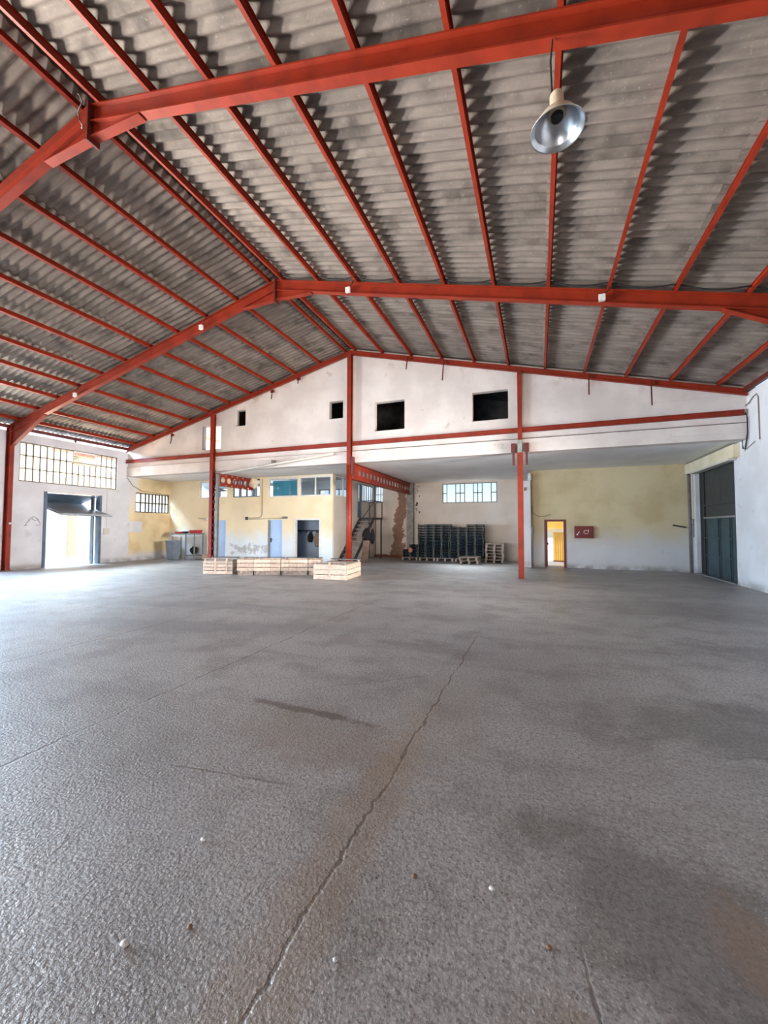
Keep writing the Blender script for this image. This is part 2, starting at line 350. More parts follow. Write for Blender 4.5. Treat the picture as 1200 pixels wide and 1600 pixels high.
def floor_mat():
    n = NT('worn_concrete'); x, y, z = n.sep()
    big = n.noise(.35, None, 4); mid = n.noise(1.6, None, 5, .6); fine = n.noise(38, None, 3, .6)
    vo = n.voro(62); grit = vo[0]; gcol = vo[1]
    c = n.mix(n.step(big, .35, .65), s(166, 163, 161), s(144, 141, 140))
    c = n.mix(n.step(mid, .46, .66, 0, .75), c, s(122, 116, 112))
    c = n.mix(n.step(n.noise(.8, n.scale(n.pos, (.5, 1.6, 1)), 6, .7), .5, .66, 0, .55), c, s(108, 104, 101))
    c = n.mix(n.step(fine, .44, .62, 0, .55), c, s(98, 93, 90))
    c = n.mix(n.step(n.noise(90, None, 2, .5), .54, .68, 0, .5), c, s(196, 192, 188))
    sp = n.sep(gcol)
    c = n.mix(n.mul(n.step(sp[0], .9, .93), n.step(grit, .25, .4, .6, 0)), c, s(206, 202, 198))
    c = n.mix(n.mul(n.step(sp[1], .88, .91), n.step(grit, .25, .4, .7, 0)), c, s(66, 58, 52))
    # worn oil stain, rust-brown dust
    def ell(cx_, cy_, rx, ry, rot, wob=.7, soft=.4):
        ca, sa = math.cos(rot), math.sin(rot)
        dx = n.math('SUBTRACT', x, cx_); dy = n.math('SUBTRACT', y, cy_)
        a = n.math('DIVIDE', n.math('ADD', n.math('MULTIPLY', dx, ca), n.math('MULTIPLY', dy, sa)), rx)
        b = n.math('DIVIDE', n.math('SUBTRACT', n.math('MULTIPLY', dy, ca), n.math('MULTIPLY', dx, sa)), ry)
        d = n.math('SQRT', n.math('ADD', n.math('MULTIPLY', a, a), n.math('MULTIPLY', b, b)))
        d = n.math('ADD', d, n.math('MULTIPLY', n.math('SUBTRACT', n.noise(3.6, None, 10, .8), .5), wob*5.))
        return n.step(d, 1-soft, 1+soft, 1, 0)
    for (e, colr, k) in [((.62, 1.95, .75, .36, -.75), s(84, 78, 74), .55), ((1.1, 1.45, .6, .35, -.8), s(72, 68, 68), .5),
                         ((2.1, 4.1, 1.6, .5, .1), s(84, 78, 76), .55), ((4.2, 6.5, 2.2, .8, 0), s(92, 86, 82), .5), ((3., 9.5, 3., 1., 0), s(96, 92, 88), .4),
                         ((-1.6, 2.75, .75, .3, -.1), s(124, 108, 94), .45), ((.55, 1.16, .3, .16, -.6), s(168, 124, 82), .7), ((.98, 1.02, .22, .12, -.6), s(168, 122, 80), .65),
                         ((.75, 2.0, .12, .2, 0), s(140, 108, 78), .4), ((-.8, 3.6, .4, 1.0, 0), s(140, 130, 120), .35),
                         ((-.92, 1.9, .16, 1.6, 0), s(142, 120, 98), .4), ((.2, 1.35, .25, .2, .3), s(150, 122, 92), .35), ((-5, 5.2, 3., .35, .25), s(104, 104, 106), .45), ((-7, 6.4, 3., .3, .2), s(104, 104, 106), .4), ((-1.9, 3.12, .6, .05, -.05), s(74, 62, 54), .8)]:
        c = n.mix(n.math('MULTIPLY', ell(*e), k), c, colr)
    # cast joints running down the hall and a few wandering cracks
    wob = n.math('ADD', n.math('MULTIPLY', n.math('SUBTRACT', n.noise(2.2, None, 4), .5), .16), n.math('MULTIPLY', n.math('SUBTRACT', n.noise(14, None, 3), .5), .05))
    crack = None
    def line(p, q, w, k):
        (x0, y0), (x1, y1) = p, q; dx, dy = x1-x0, y1-y0; L = math.hypot(dx, dy); dx /= L; dy /= L
        ax = n.math('SUBTRACT', x, x0); ay = n.math('SUBTRACT', y, y0)
        t = n.math('ADD', n.math('MULTIPLY', ax, dx), n.math('MULTIPLY', ay, dy))
        d = n.math('ABSOLUTE', n.math('ADD', n.math('SUBTRACT', n.math('MULTIPLY', ax, dy), n.math('MULTIPLY', ay, dx)), wob))
        return n.mul(n.step(d, w*.3, w, k, 0), n.band(t, 0, L, .1), n.step(n.noise(3.1, None, 3), .3, .5, .25, 1))
    lines = [((-.93, .3), (-.86, 6.2), .015, .75), ((-3.4, .8), (-3.4, 9), .02, .6), ((-5.9, 1), (-5.9, 12), .025, .55), ((-8.4, 2), (-8.4, 12), .03, .5),
             ((.14, 1.75), (.26, 1.05), .012, .8), ((-2.1, 3.55), (-1.2, 4.3), .014, .6), ((1.2, 3.55), (2.1, 3.8), .014, .7), ((-12, 10.3), (-3, 10.4), .03, .5), ((-2.3, 2.1), (-1.5, 2.2), .015, .6)]
    for l in lines:
        v = line(*l); crack = v if crack is None else n.math('MAXIMUM', crack, v)
    c = n.mix(n.math('MULTIPLY', crack, .8), c, n.mix(n.step(n.noise(5.), .45, .6), s(66, 52, 43), s(112, 84, 58)))
    hgt = n.math('ADD', n.math('MULTIPLY', n.noise(55, None, 4, .7), 1.0), n.math('MULTIPLY', n.math('SUBTRACT', 1., n.math('MINIMUM', grit, 1.)), .35))
    hgt = n.math('ADD', hgt, n.math('MULTIPLY', n.noise(3.5, None, 3), .8))
    hgt = n.math('SUBTRACT', hgt, n.math('MULTIPLY', crack, 1.0))
    return n.finish(c, n.step(fine, .3, .7, .34, .5), 0, n.bump(hgt, .6, .02), .7)
MAT['floor'] = floor_mat()
def tall_mat():
    n, c, (x, y, z) = plaster('opposite_house_paint', s(248, 234, 208), s(240, 222, 192), s(220, 196, 170), .3)
    c = n.mix(n.step(z, 9.2, 9.3), c, s(236, 196, 170))
    low = n.mul(n.step(n.math('ADD', z, n.noise(1.2)), 3.4, 4.), 1.); c = n.mix(low, s(226, 226, 222), c)
    return n.finish(c, .9)
MAT['house'] = tall_mat()

# ------------------------------------------------------------------ main dimensions
XC, XL, XR = -6.54, -18.43, 5.35          # ridge, left wall face, right wall face
HW, ZR, SL = 11.89, 8.30, .24734          # half width, rafter top at the ridge, slope
PUR = [.193+1.1016*k for k in range(11)]  # purlin offsets from the ridge
FR = [-5.63, -.78, 4.10, 8.92]            # portal frames
YG, YW = 13.50, 13.62                     # gable frame, gable wall face
YO, YM, YB, YRB = 16.05, 18.3, 21.0, 18.1 # office front, mezzanine rear, back wall, right bay wall
XS, XP = -8.6, -.3                        # office side wall face, right bay partition
ZS = 4.05                                 # underside of the concrete slab
rz = lambda x: ZR-SL*abs(x-XC)            # rafter top
ST = lambda name, mb, mat, label, cat, **k: obj(name, mb, MAT[mat], None, label, cat, kind='structure', origin=(0,0,0), **k)

def wall(axis, c0, c1, u0, u1, zb, ztop, holes=(), breaks=()):
    """a wall slab with rectangular holes (u0, u1, z0, z1); ztop may be a function of u"""
    zt = ztop if callable(ztop) else (lambda u: ztop)
    us = sorted({u0, u1, *[b for b in breaks if u0 < b < u1], *[e for h in holes for e in h[:2] if u0 < e < u1]})
    mb = MB()
    for a, b in zip(us, us[1:]):
        mid = (a+b)/2; hs = sorted([(h[2], h[3]) for h in holes if h[0]-1e-6 <= a and b <= h[1]+1e-6])
        z = zb; segs = []
        for h0, h1 in hs:
            if h0 > z+1e-6: segs.append((z, z, h0, h0))
            z = h1
        segs.append((z, z, zt(a), zt(b)))
        for za, zb2, zc, zd in segs:
            if zc-za < 1e-4 and zd-zb2 < 1e-4: continue
            if axis == 'Y': mb.hexa([(a,c0,za),(b,c0,zb2),(b,c1,zb2),(a,c1,za),(a,c0,zc),(b,c0,zd),(b,c1,zd),(a,c1,zc)])
            else: mb.hexa([(c0,a,za),(c0,b,zb2),(c1,b,zb2),(c1,a,za),(c0,a,zc),(c0,b,zd),(c1,b,zd),(c1,a,zc)])
    return mb
def pbox(mb, axis, c0, c1, u0, u1, z0, z1):
    return mb.box(c0, c1, u0, u1, z0, z1) if axis == 'X' else mb.box(u0, u1, c0, c1, z0, z1)
def window(name, label, axis, c, u0, u1, z0, z1, cols, rows, mat, fmat='grey_metal', bw=.03, fw=.045, skip=(), hcols=None, depth=.05):
    """frame, bars and panes; cols may be a list of edges; hcols limits horizontal bars to some columns"""
    loc = (c, (u0+u1)/2, z0) if axis == 'X' else ((u0+u1)/2, c, z0)
    t = thing(name, label, 'window', loc, kind='structure')
    f = MB()
    for a, b, d, e in ((u0, u1, z0, z0+fw), (u0, u1, z1-fw, z1), (u0, u0+fw, z0+fw, z1-fw), (u1-fw, u1, z0+fw, z1-fw)): pbox(f, axis, c-depth/2, c+depth/2, a, b, d, e)
    obj('frame', f, MAT[fmat], t)
    ue = cols if isinstance(cols, (list, tuple)) else [u0+(u1-u0)*i/cols for i in range(cols+1)]
    ze = [z0+(z1-z0)*i/rows for i in range(rows+1)]
    for i in range(1, len(ue)-1):
        if ('v', i) in skip: continue
        lo, hi = z0+fw, z1-fw
        for k in skip:
            if k[0] == 'vp' and k[1] == i: lo, hi = k[2], k[3]
        obj('bar', pbox(MB(), axis, c-bw/2, c+bw/2, ue[i]-bw/2, ue[i]+bw/2, lo, hi), MAT[fmat], t)
    for j in range(1, rows):
        if hcols is None: obj('bar', pbox(MB(), axis, c-bw/2, c+bw/2, u0+fw, u1-fw, ze[j]-bw/2, ze[j]+bw/2), MAT[fmat], t)
        else:
            for i in hcols: obj('bar', pbox(MB(), axis, c-bw/2, c+bw/2, ue[i], ue[i+1], ze[j]-bw/2, ze[j]+bw/2), MAT[fmat], t)
    for i in range(len(ue)-1):
        for j in range(rows):
            if ('p', i, j) in skip: continue
            obj('pane', pbox(MB(), axis, c-.004, c+.004, ue[i]+.004, ue[i+1]-.004, ze[j]+.004, ze[j+1]-.004), MAT[mat], t)
    return t

# ------------------------------------------------------------------ floor and walls
fl = MB(); fl.add([(XL-.3,-6.2,0),(XR+.3,-6.2,0),(XR+.3,21.6,0),(XL-.3,21.6,0)], [(0,1,2,3)])
ST('floor', fl, 'floor', 'worn grey concrete floor with cast joints, cracks and oil stains', 'floor')
g = MB(); g.add([(-70,-40,-.06),(60,-40,-.06),(60,80,-.06),(-70,80,-.06)], [(0,1,2,3)])
ST('ground', g, 'stone_out', 'pale sunlit paving outside the open tilt door', 'ground')
EZ = rz(XL)   # rafter top at the walls
WIN1 = (9.30, 13.12, 3.37, 4.90); DOOR1 = (10.15, 12.42, 0, 3.10); WIN2 = (14.08, 16.0, 2.36, 3.33)
lh = [WIN1, DOOR1, WIN2]
for y0 in (-5., -.15, 4.7): lh += [(y0, y0+3.6, 3.37, 4.87)]
for y0 in (-5., -.15, 4.7): lh += [(y0, y0+3.6, 0, 3.05)]
ST('wall_left', wall('X', XL-.25, XL, -6, YB+.25, 0, lambda y: 5.22 if y < YW+.205 else (4.5 if y < 16.205 else 3.0), lh, (YW+.2, YW+.21, 16.2, 16.21)), 'left',
   'off-white left wall, yellow beyond the slab, with tilt door and tall window', 'wall')
ST('wall_right', wall('X', XR, XR+.3, -6, YRB+.3, 0, 5.29, [(14.5, 17.6, 0, 3.6), (6.7, 11.7, 0, 3.5)]), 'plaster', 'white plaster right wall with the dark green sliding door', 'wall')  # second hole is an unseen gateway, added to let fill light in
ST('sun_block_canopy', MB().box(XR+.3, XR+3.4, 6.0, 12.6, 3.62, 3.74), 'concrete', 'added canopy, out of view, blocking sun at the added side gateway', 'canopy')  # added outside, out of view, to keep sun from entering the gateway
ST('wall_behind', wall('Y', -6.2, -5.95, XL-.25, XR+.3, 0, lambda x: rz(x)+.1, [(-11, -2, 0, 4.2)], (XC,)), 'plaster', 'white plaster end wall behind the viewpoint', 'wall')
GH = [(-13.80, -12.75, 5.02, 6.08), (-11.98, -11.46, 5.92, 6.60), (-7.48, -6.88, 5.80, 6.48), (-5.58, -4.42, 5.17, 6.24), (-2.02, -.86, 5.20, 6.18)]
ST('wall_gable', wall('Y', YW, YW+.22, XL, XR, 4.50, lambda x: rz(x)+.11, GH, (XC,)), 'gable', 'stained white upper gable wall with five square openings', 'wall')
ST('trim_1', MB().box(XL, XR, YW-.05, YW+.3, ZS, 4.5), 'gable', 'white edge beam of the concrete slab, with a dark groove along its top', 'beam')
sl = MB(); sl.box(XL, XR, YW+.3, YO, ZS, 4.46); sl.box(XL, XS-.02, YO, YM+.15, ZS, 4.46); sl.box(XS-.02, XP, YO, YB+.25, ZS, 4.46); sl.box(XP, XR, YO, YRB+.3, ZS, 4.46)
ST('ceiling', sl, 'soffit', 'pale painted soffit of the concrete slab over the rear bays', 'ceiling')
# bare loft behind the gable openings
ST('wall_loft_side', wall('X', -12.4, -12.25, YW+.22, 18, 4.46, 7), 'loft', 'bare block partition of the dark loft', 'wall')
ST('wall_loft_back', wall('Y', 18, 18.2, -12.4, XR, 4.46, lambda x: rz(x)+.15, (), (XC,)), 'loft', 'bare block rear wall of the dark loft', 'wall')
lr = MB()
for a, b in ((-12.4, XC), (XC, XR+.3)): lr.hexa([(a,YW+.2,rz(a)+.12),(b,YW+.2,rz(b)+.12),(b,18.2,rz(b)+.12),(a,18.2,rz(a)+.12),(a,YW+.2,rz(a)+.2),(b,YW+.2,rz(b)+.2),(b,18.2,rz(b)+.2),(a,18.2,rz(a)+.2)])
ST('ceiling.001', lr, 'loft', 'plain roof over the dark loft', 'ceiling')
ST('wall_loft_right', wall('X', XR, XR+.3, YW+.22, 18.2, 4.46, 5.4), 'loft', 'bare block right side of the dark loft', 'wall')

# office block
OW = [(-16.38, -14.55, 3.12, 3.99), (-14.22, -12.58, 3.12, 3.99), (-12.08, -10.40, 3.06, 3.99), (-10.35, -8.66, 3.06, 3.99)]
OD = [(-15.50, -14.62, 0, 1.99), (-12.06, -11.26, 0, 1.99), (-10.62, -9.18, 0, 2.04)]
ST('wall_office', wall('Y', YO, YO+.15, XL, XS, 0, ZS, OW+OD), 'office', 'yellow office front, whitish and peeling low down, with blue doors', 'wall')
ST('wall_office_side', wall('X', XS-.15, XS, YO+.15, YB, 0, ZS, [(16.35, 18.0, 3.08, 4.02), (18.72, 19.2, 2.15, 3.88), (19.35, 20.9, 3.0, 3.92)]), 'side', 'pinkish grey side wall of the office block behind the stair', 'wall')
fo = MB(); fo.box(XL, XS-.15, YO+.15, YB, 2.82, 2.98); ST('ceiling.002', fo, 'mezz', 'mezzanine floor inside the office block', 'ceiling')
ST('wall_mezzanine', wall('Y', YM, YM+.12, XL, XS-.15, 2.98, ZS, [(-17.2, -14.9, 3.3, 3.9), (-14.6, -11.8, 3.15, 3.95), (-10.6, -8.9, 3.1, 3.6)]), 'mezz', 'pale rear wall of the office mezzanine', 'wall')
nb = MB(); nb.box(-11.9, -8.8, 17.3, 17.4, 0, 2.82); nb.box(-11.9, -11.8, YO+.15, 17.3, 0, 2.82); nb.box(-8.85, -8.76, YO+.15, 17.3, 0, 2.82)
MAT['niche'] = simple('blue_grey_paint', s(160, 178, 200), s(142, 160, 182), 1.2, .6, world=True)
ST('wall_niche', nb, 'niche', 'blue-grey walls of the small room behind the open doorway', 'wall')
# middle and right bays
MW = (-4.71, -1.9, 2.93, 3.97)
ST('wall_back', wall('Y', YB, YB+.25, XL, XP, 0, lambda x: ZS if x > XS-.195 else 3.0, [(-8.55, -8.08, 3.03, 3.95), MW], (XS-.2, XS-.19)), 'back', 'cream back wall of the middle bay, plaster fallen off by the pier', 'wall')
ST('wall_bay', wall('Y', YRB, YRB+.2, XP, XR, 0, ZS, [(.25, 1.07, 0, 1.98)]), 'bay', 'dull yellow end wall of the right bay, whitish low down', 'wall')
ST('wall_partition', wall('X', XP, XP+.15, YRB+.2, YB, 0, ZS), 'plaster', 'white partition between middle and right bays', 'wall')
ST('trim_2', MB().box(-.60, -.27, 17.75, YRB, 0, 3.6), 'plaster', 'white pier at the left end of the yellow wall', 'pillar')
ST('trim_3', MB().box(-.56, -.40, 17.85, 18.0, 3.6, ZS), 'grey_metal', 'dark steel stub on top of the white pier', 'pillar')
ST('trim_4', MB().box(-6.62, -6.26, YB-.22, YB, 0, ZS), 'concrete', 'grey concrete pier under the far end of the red beam', 'pillar')
# corner downpipe and lintel of the right bay
ST('trim_5', MB().box(XR-.16, XR, 14.1, 18.1, 3.64, 4.0), 'cream', 'cream lintel box above the dark sliding door', 'beam')
obj('track', MB().box(XR-.2, XR-.02, 14.3, 17.5, 3.58, 3.64), MAT['white_pipe'], bpy.data.objects['trim_5'], 'pale door track under the lintel')

# ------------------------------------------------------------------ corrugated roof
W6 = .177*6
def sheet_mesh(L):
    seg = 8; ny = 6*seg+4; wd = .177*ny/seg; mb = MB(); th = .007
    for t_ in (0, th):
        o = len(mb.v)
        for k in range(ny+1):
            y = wd*k/ny; z = .0255*math.cos(2*math.pi*k/seg)+t_; mb.v += [(0,y,z),(L,y,z)]
        for k in range(ny): mb.f.append((o+2*k,o+2*k+2,o+2*k+3,o+2*k+1))
    for x in (0, L):
        o = len(mb.v)
        for k in range(ny+1):
            y = wd*k/ny; z = .0255*math.cos(2*math.pi*k/seg); mb.v += [(x,y,z),(x,y,z+th)]
        for k in range(ny): mb.f.append((o+2*k,o+2*k+2,o+2*k+3,o+2*k+1))
    return mb.mesh('roof_sheet', MAT['roof'], smooth=True)
TH = math.atan(SL)
rows_ = [(.07, PUR[2]+.07)]+[(PUR[k]-.07, PUR[k+2]+.07) for k in (2, 4, 6, 8)]+[(PUR[10]-.07, 12.03)]
meshes = [sheet_mesh((b-a)/math.cos(TH)) for a, b in rows_]
cap = MB(); cap.prof((0,0,0), (0,1.12,0), [(-.34,-.085),(-.34,-.075),(0,.012),(.34,-.075),(.34,-.085),(0,0)]); capm = cap.mesh('ridge_cap', MAT['roof'])
for side, nm, lab in ((1, 'ceiling.003', 'right slope of the corrugated fibre cement roof'), (-1, 'ceiling.004', 'left slope of the corrugated fibre cement roof')):
    t = thing(nm, lab, 'roof', (XC, 0, ZR), kind='structure')
    for c_ in range(19):
        y0 = -6.35+W6*c_
        if y0 > 13.55: break
        for i, (a, b) in enumerate(rows_):
            zoff = .12+.03+.003*(c_ % 2)
            zz = -SL*a+zoff/math.cos(TH)
            tilt = TH-.0075
            if side == 1: inst('roof_sheet', meshes[i], t, (a, y0, zz), (0, tilt, 0))
            else: inst('roof_sheet', meshes[i], t, (-a, y0+W6+.0885, zz), (0, tilt, math.pi))
        if side == 1: inst('ridge_cap', capm, t, (0, y0, .12+.13+.004*(c_ % 2)))

# ------------------------------------------------------------------ steel frames
def ipoly(h, b, tw, tf, top=0.):
    B, T = b/2, tw/2; z1 = top; z0 = top-h
    return [(-B,z1),(-B,z1-tf),(-T,z1-tf),(-T,z0+tf),(-B,z0+tf),(-B,z0),(B,z0),(B,z0+tf),(T,z0+tf),(T,z1-tf),(B,z1-tf),(B,z1)]
def rafter(mb, y, x0, x1, h, b, tw, tf, zt):       # section extruded between two vertical planes
    k = 1/math.cos(TH); P = ipoly(h, b, tw, tf); n_ = len(P)
    vs = [(x0, y+a, zt(x0)+z*k) for a, z in P]+[(x1, y+a, zt(x1)+z*k) for a, z in P]
    return mb.add(vs, [tuple(range(n_)), tuple(range(n_, 2*n_))]+[(i,(i+1)%n_,n_+(i+1)%n_,n_+i) for i in range(n_)])
def haunch(mb, y, xa, za0, za1, xb, zb0, b, tf):   # triangular web with a bottom flange: deep end xa (za0 bottom, za1 top), thin end xb at zb0
    mb.add([(xa,y-.005,za0),(xa,y-.005,za1),(xb,y-.005,zb0),(xa,y+.005,za0),(xa,y+.005,za1),(xb,y+.005,zb0)], [(0,1,2),(5,4,3),(0,3,4,1),(1,4,5,2),(2,5,3,0)])
    return mb.hexa([(xa,y-b/2,za0-tf),(xb,y-b/2,zb0-tf),(xb,y+b/2,zb0-tf),(xa,y+b/2,za0-tf),(xa,y-b/2,za0),(xb,y-b/2,zb0),(xb,y+b/2,zb0),(xa,y+b/2,za0)])
RED = MAT['red']
names = {-5.63: 'behind the viewpoint', -.78: 'overhead at the viewpoint', 4.10: 'nearest in view, crossing above the hanging lamp', 8.92: 'between the lamp and the gable wall'}
hR = .28
for y in FR:
    t = thing('portal_frame', 'red steel portal frame '+names[y], 'frame', (XC, y, 0), 'red portal frames of the hall')
    for sgn in (-1, 1):
        X = lambda d: XC+sgn*d
        obj('rafter', rafter(MB(), y, X(.012), X(HW-.02), hR, .135, .012, .022, rz), RED, t)
        bot = lambda d: rz(X(d))-hR/math.cos(TH)
        obj('apex_haunch', haunch(MB(), y, X(.014), ZR-.53, bot(0)+.03, X(1.1), bot(1.1)-.004, .135, .016), RED, t)
        obj('knee_haunch', haunch(MB(), y, X(HW-.27), rz(X(HW))-.74, bot(HW-.27)+.03, X(HW-2.15), bot(HW-2.15)-.004, .135, .016), RED, t)
        obj('end_plate', MB().box(min(X(.0), X(.018)), max(X(0), X(.018)), y-.10, y+.10, ZR-.62, ZR+.03), MAT['red_dark'], t)
        xa, xb = sorted((X(HW-.02), X(HW-.28)))
        cl = MB(); xm = (xa+xb)/2
        for a, b, w in ((xa, xa+.016, .135), (xb-.016, xb, .135), (xa+.016, xb-.016, .01)): cl.box(a, b, y-w/2, y+w/2, .02, rz(X(HW-.15))-.02)
        co = obj('column', cl, RED, t)
        obj('base_plate', MB().box(xa-.0, xb+.04, y-.15, y+.15, 0, .02), MAT['grey_metal'], t, 'grey base plate')
        gs = MB()
        for d in (-.07, .07): gs.add([(xb,y+d-.005,.02),(xb+.04,y+d-.005,.02),(xb,y+d-.005,.12),(xb,y+d+.005,.02),(xb+.04,y+d+.005,.02),(xb,y+d+.005,.12)], [(0,1,2),(5,4,3),(0,3,4,1),(1,4,5,2),(2,5,3,0)])
        obj('gusset', gs, MAT['grey_metal'], t, kind='stuff')
        bo = MB()
        for zz in (.12, .22, .32, .42, .52):
            for d in (-.055, .055): bo.box(min(X(.014), X(.03)), max(X(.014), X(.03)), y+d-.014, y+d+.014, ZR-zz-.014, ZR-zz+.014)
        obj('bolts', bo, MAT['red_dark'], t, kind='stuff')
# purlins
ordn = ['ridge', 'first', 'second', 'third', 'fourth', 'fifth', 'sixth', 'seventh', 'eighth', 'ninth', 'tenth']
for sgn, side in ((1, 'right'), (-1, 'left')):
    for k, d in enumerate(PUR):
        x = XC+sgn*d; up = Vector((sgn*math.sin(TH), 0, math.cos(TH)))
        mb = MB().prof((x,-5.95,rz(x)), (x,YW-.005,rz(x)), ipoly(.12, .062, .009, .012, .12), up)
        lab = f'red steel purlin just {side} of the roof ridge' if k == 0 else f'red steel purlin, {ordn[k]} down the {side} roof slope from the ridge one'
        obj('purlin', mb, RED, None, lab, 'purlin', f'purlins of the {side} roof slope')
    x = XC+sgn*(HW-.07)
    obj('eave_rail', MB().box(x-.05, x+.05, -5.95, YW-.005, 5.30, 5.42), MAT['red_dark'], None, f'dark red eave rail along the top of the {side} wall', 'rail', 'eave rails')
    rl = bpy.data.objects['eave_rail' if sgn == 1 else 'eave_rail.001']
    for y in (-3, -.5, 2, 6.5, 11.2): obj('stub', MB().box(x-.03, x+.03, y-.04, y+.04, 5.22, 5.30), MAT['red_dark'], rl)

# gable frame
t = thing('gable_frame', 'slim red gable frame with three posts before the white wall', 'frame', (XC, YG, 0))
for sgn in (-1, 1): obj('rafter', rafter(MB(), YG, XC+sgn*.004, XC+sgn*(HW-.03), .16, .1, .01, .014, rz), RED, t)
for a, b in ((XL+.05, -13.16), (-12.98, -6.63), (-6.45, -.56), (-.44, 5.25)):
    obj('cross_beam', MB().prof((a,YG+.02,4.83), (b,YG+.02,4.83), ipoly(.15, .09, .01, .012)), RED, t)
def hcol(x, y, z0, z1, w, d): 
    mb = MB()
    mb.box(x-w/2, x+w/2, y-d/2, y-d/2+.012, z0, z1); mb.box(x-w/2, x+w/2, y+d/2-.012, y+d/2, z0, z1); mb.box(x-.006, x+.006, y-d/2+.012, y+d/2-.012, z0, z1)
    return mb
p = obj('post', hcol(-13.08, YG, 0, rz(-13.08)-.16, .16, .16), RED, t)
cl = MB()
for k in range(12): cl.box(-12.99, -12.95, YG-.05, YG+.05, .35+.33*k, .45+.33*k)
obj('cleats', cl, MAT['red_dark'], p, kind='stuff')
obj('post', hcol(-6.54, YG, 0, ZR-.17, .16, .16), RED, t)
p = obj('lower_post', MB().tube([(-6.54,YG-.02,.02),(-6.54,YG-.02,3.95)], .105, 14), RED, t, 'round red lower half of the middle post', smooth=True)
obj('bracket', MB().box(-6.44, -6.36, YG-.1, YG+.1, 3.6, 4.25), MAT['red_dark'], t)
obj('post', hcol(-.50, YG, 4.42, rz(-.5)-.16, .13, .14), RED, t)
obj('splice_block', MB().box(-.57, -.43, YG-.10, YG+.04, 4.02, 4.42), MAT['concrete'], t, 'grey concrete block in the right post')
obj('lower_post', MB().box(-.585, -.415, YG-.1, YG+.07, .02, 4.02), RED, t, 'square red lower half of the right post')
for x in (-.70, -.30):
    br = obj('clamp', MB().box(x-.07, x+.07, YG-.1, YG+.04, 4.05, 4.32), MAT['red_dark'], t, 'red clamp beside the concrete block')
    obj('strap', MB().box(x-.035, x+.035, YG-.08, YG-.03, 3.62, 4.05), MAT['red_dark'], br)
for x in (-13.08, -6.54, -.5): obj('base_plate', MB().box(x-.16, x+.16, YG-.17, YG+.15, 0, .02), MAT['grey_metal'], t)
# post behind the left post
obj('steel_post', hcol(-12.80, YG+.02, 0, 3.92, .10, .12), MAT['grey_metal'], None, 'grey steel post just right of the left red gable post', 'post')
# castellated beams under the slab
def castel(name, label, x, y0, y1, z0, z1, n_, r, yst, step):
    t = thing(name, label, 'beam', (x, (y0+y1)/2, z0), 'red castellated beams under the slab')
    fl = MB(); fl.box(x-.09, x+.09, y0, y1, z0, z0+.016); fl.box(x-.09, x+.09, y0, y1, z1-.016, z1); obj('flanges', fl, RED, t)
    wb = MB(); zc = (z0+z1)/2; us = [y0]
    cells = []
    for k in range(n_): c_ = yst+step*k; cells.append((c_-step/2, c_+step/2, c_))
    if cells[0][0] > y0: wb.box(x-.006, x+.006, y0, cells[0][0], z0+.016, z1-.016)
    if cells[-1][1] < y1: wb.box(x-.006, x+.006, cells[-1][1], y1, z0+.016, z1-.016)
    M_ = 16
    for a, b, c_ in cells:                      # web cell with a round hole, as a ring of quads
        for xo in (-.006, .006):
            o = len(wb.v)
            for k in range(M_):
                th = 2*math.pi*k/M_+math.pi/M_; cs, sn = math.cos(th), math.sin(th); q = 1/max(abs(cs), abs(sn))
                wb.v.append((x+xo, c_+r*cs, zc+r*sn)); wb.v.append((x+xo, c_+cs*q*(b-a)/2, zc+sn*q*((z1-z0)/2-.016)))
            for k in range(M_): j = (k+1) % M_; wb.f.append((o+2*k, o+2*k+1, o+2*j+1, o+2*j))
    obj('web', wb, RED, t); return t
castel('castellated_beam', 'red castellated beam running back from the left gable post', -13.0, YG+.08, YO, 3.44, 3.98, 6, .13, YG+.55, .37)
castel('castellated_beam', 'long red castellated beam running back from the middle gable post', -6.45, YG+.12, YB-.2, 3.42, 4.03, 18, .12, YG+.75, .38)
obj('mortar_patch', MB().lump((-12.86, YO-.1, 3.78), (.5, .3, .55), 4), MAT['cream'], None, 'rounded cream mortar lump at the end of the left castellated beam', 'mortar patch', smooth=True)
# hangers on the gable rafter
for i, (x, z1, z0, lab) in enumerate([(-15.37, 5.75, 5.36, 'hanging near the left eave'), (-9.98, 7.10, 6.78, 'hanging second left of the middle post'), (-8.75, 7.45, 7.25, 'hanging first left of the middle post'),
        (-4.24, 7.55, 7.19, 'hanging first right of the middle post'), (-2.95, 7.25, 6.63, 'hanging midway to the right post'), (1.5, 6.15, 5.61, 'hanging first right of the right post'), (3.1, 5.75, 5.12, 'hanging nearest the right eave')]):
    t = thing('rafter_hanger', 'thin rusty steel hanger '+lab, 'hanger', (x, YG-.08, z0), 'steel hangers on the gable rafter')
    obj('strip', MB().bar((x, YG-.07, z1+.12), (x+(.05 if x < XC else -.02), YG-.2, z0), .035, .02), MAT['red_dark'] if x > XC else MAT['steel_black'], t)
    obj('plate', MB().box(x-.09, x+.09, YG-.075, YG-.055, z1-.02, z1+.09), MAT['red'], t)
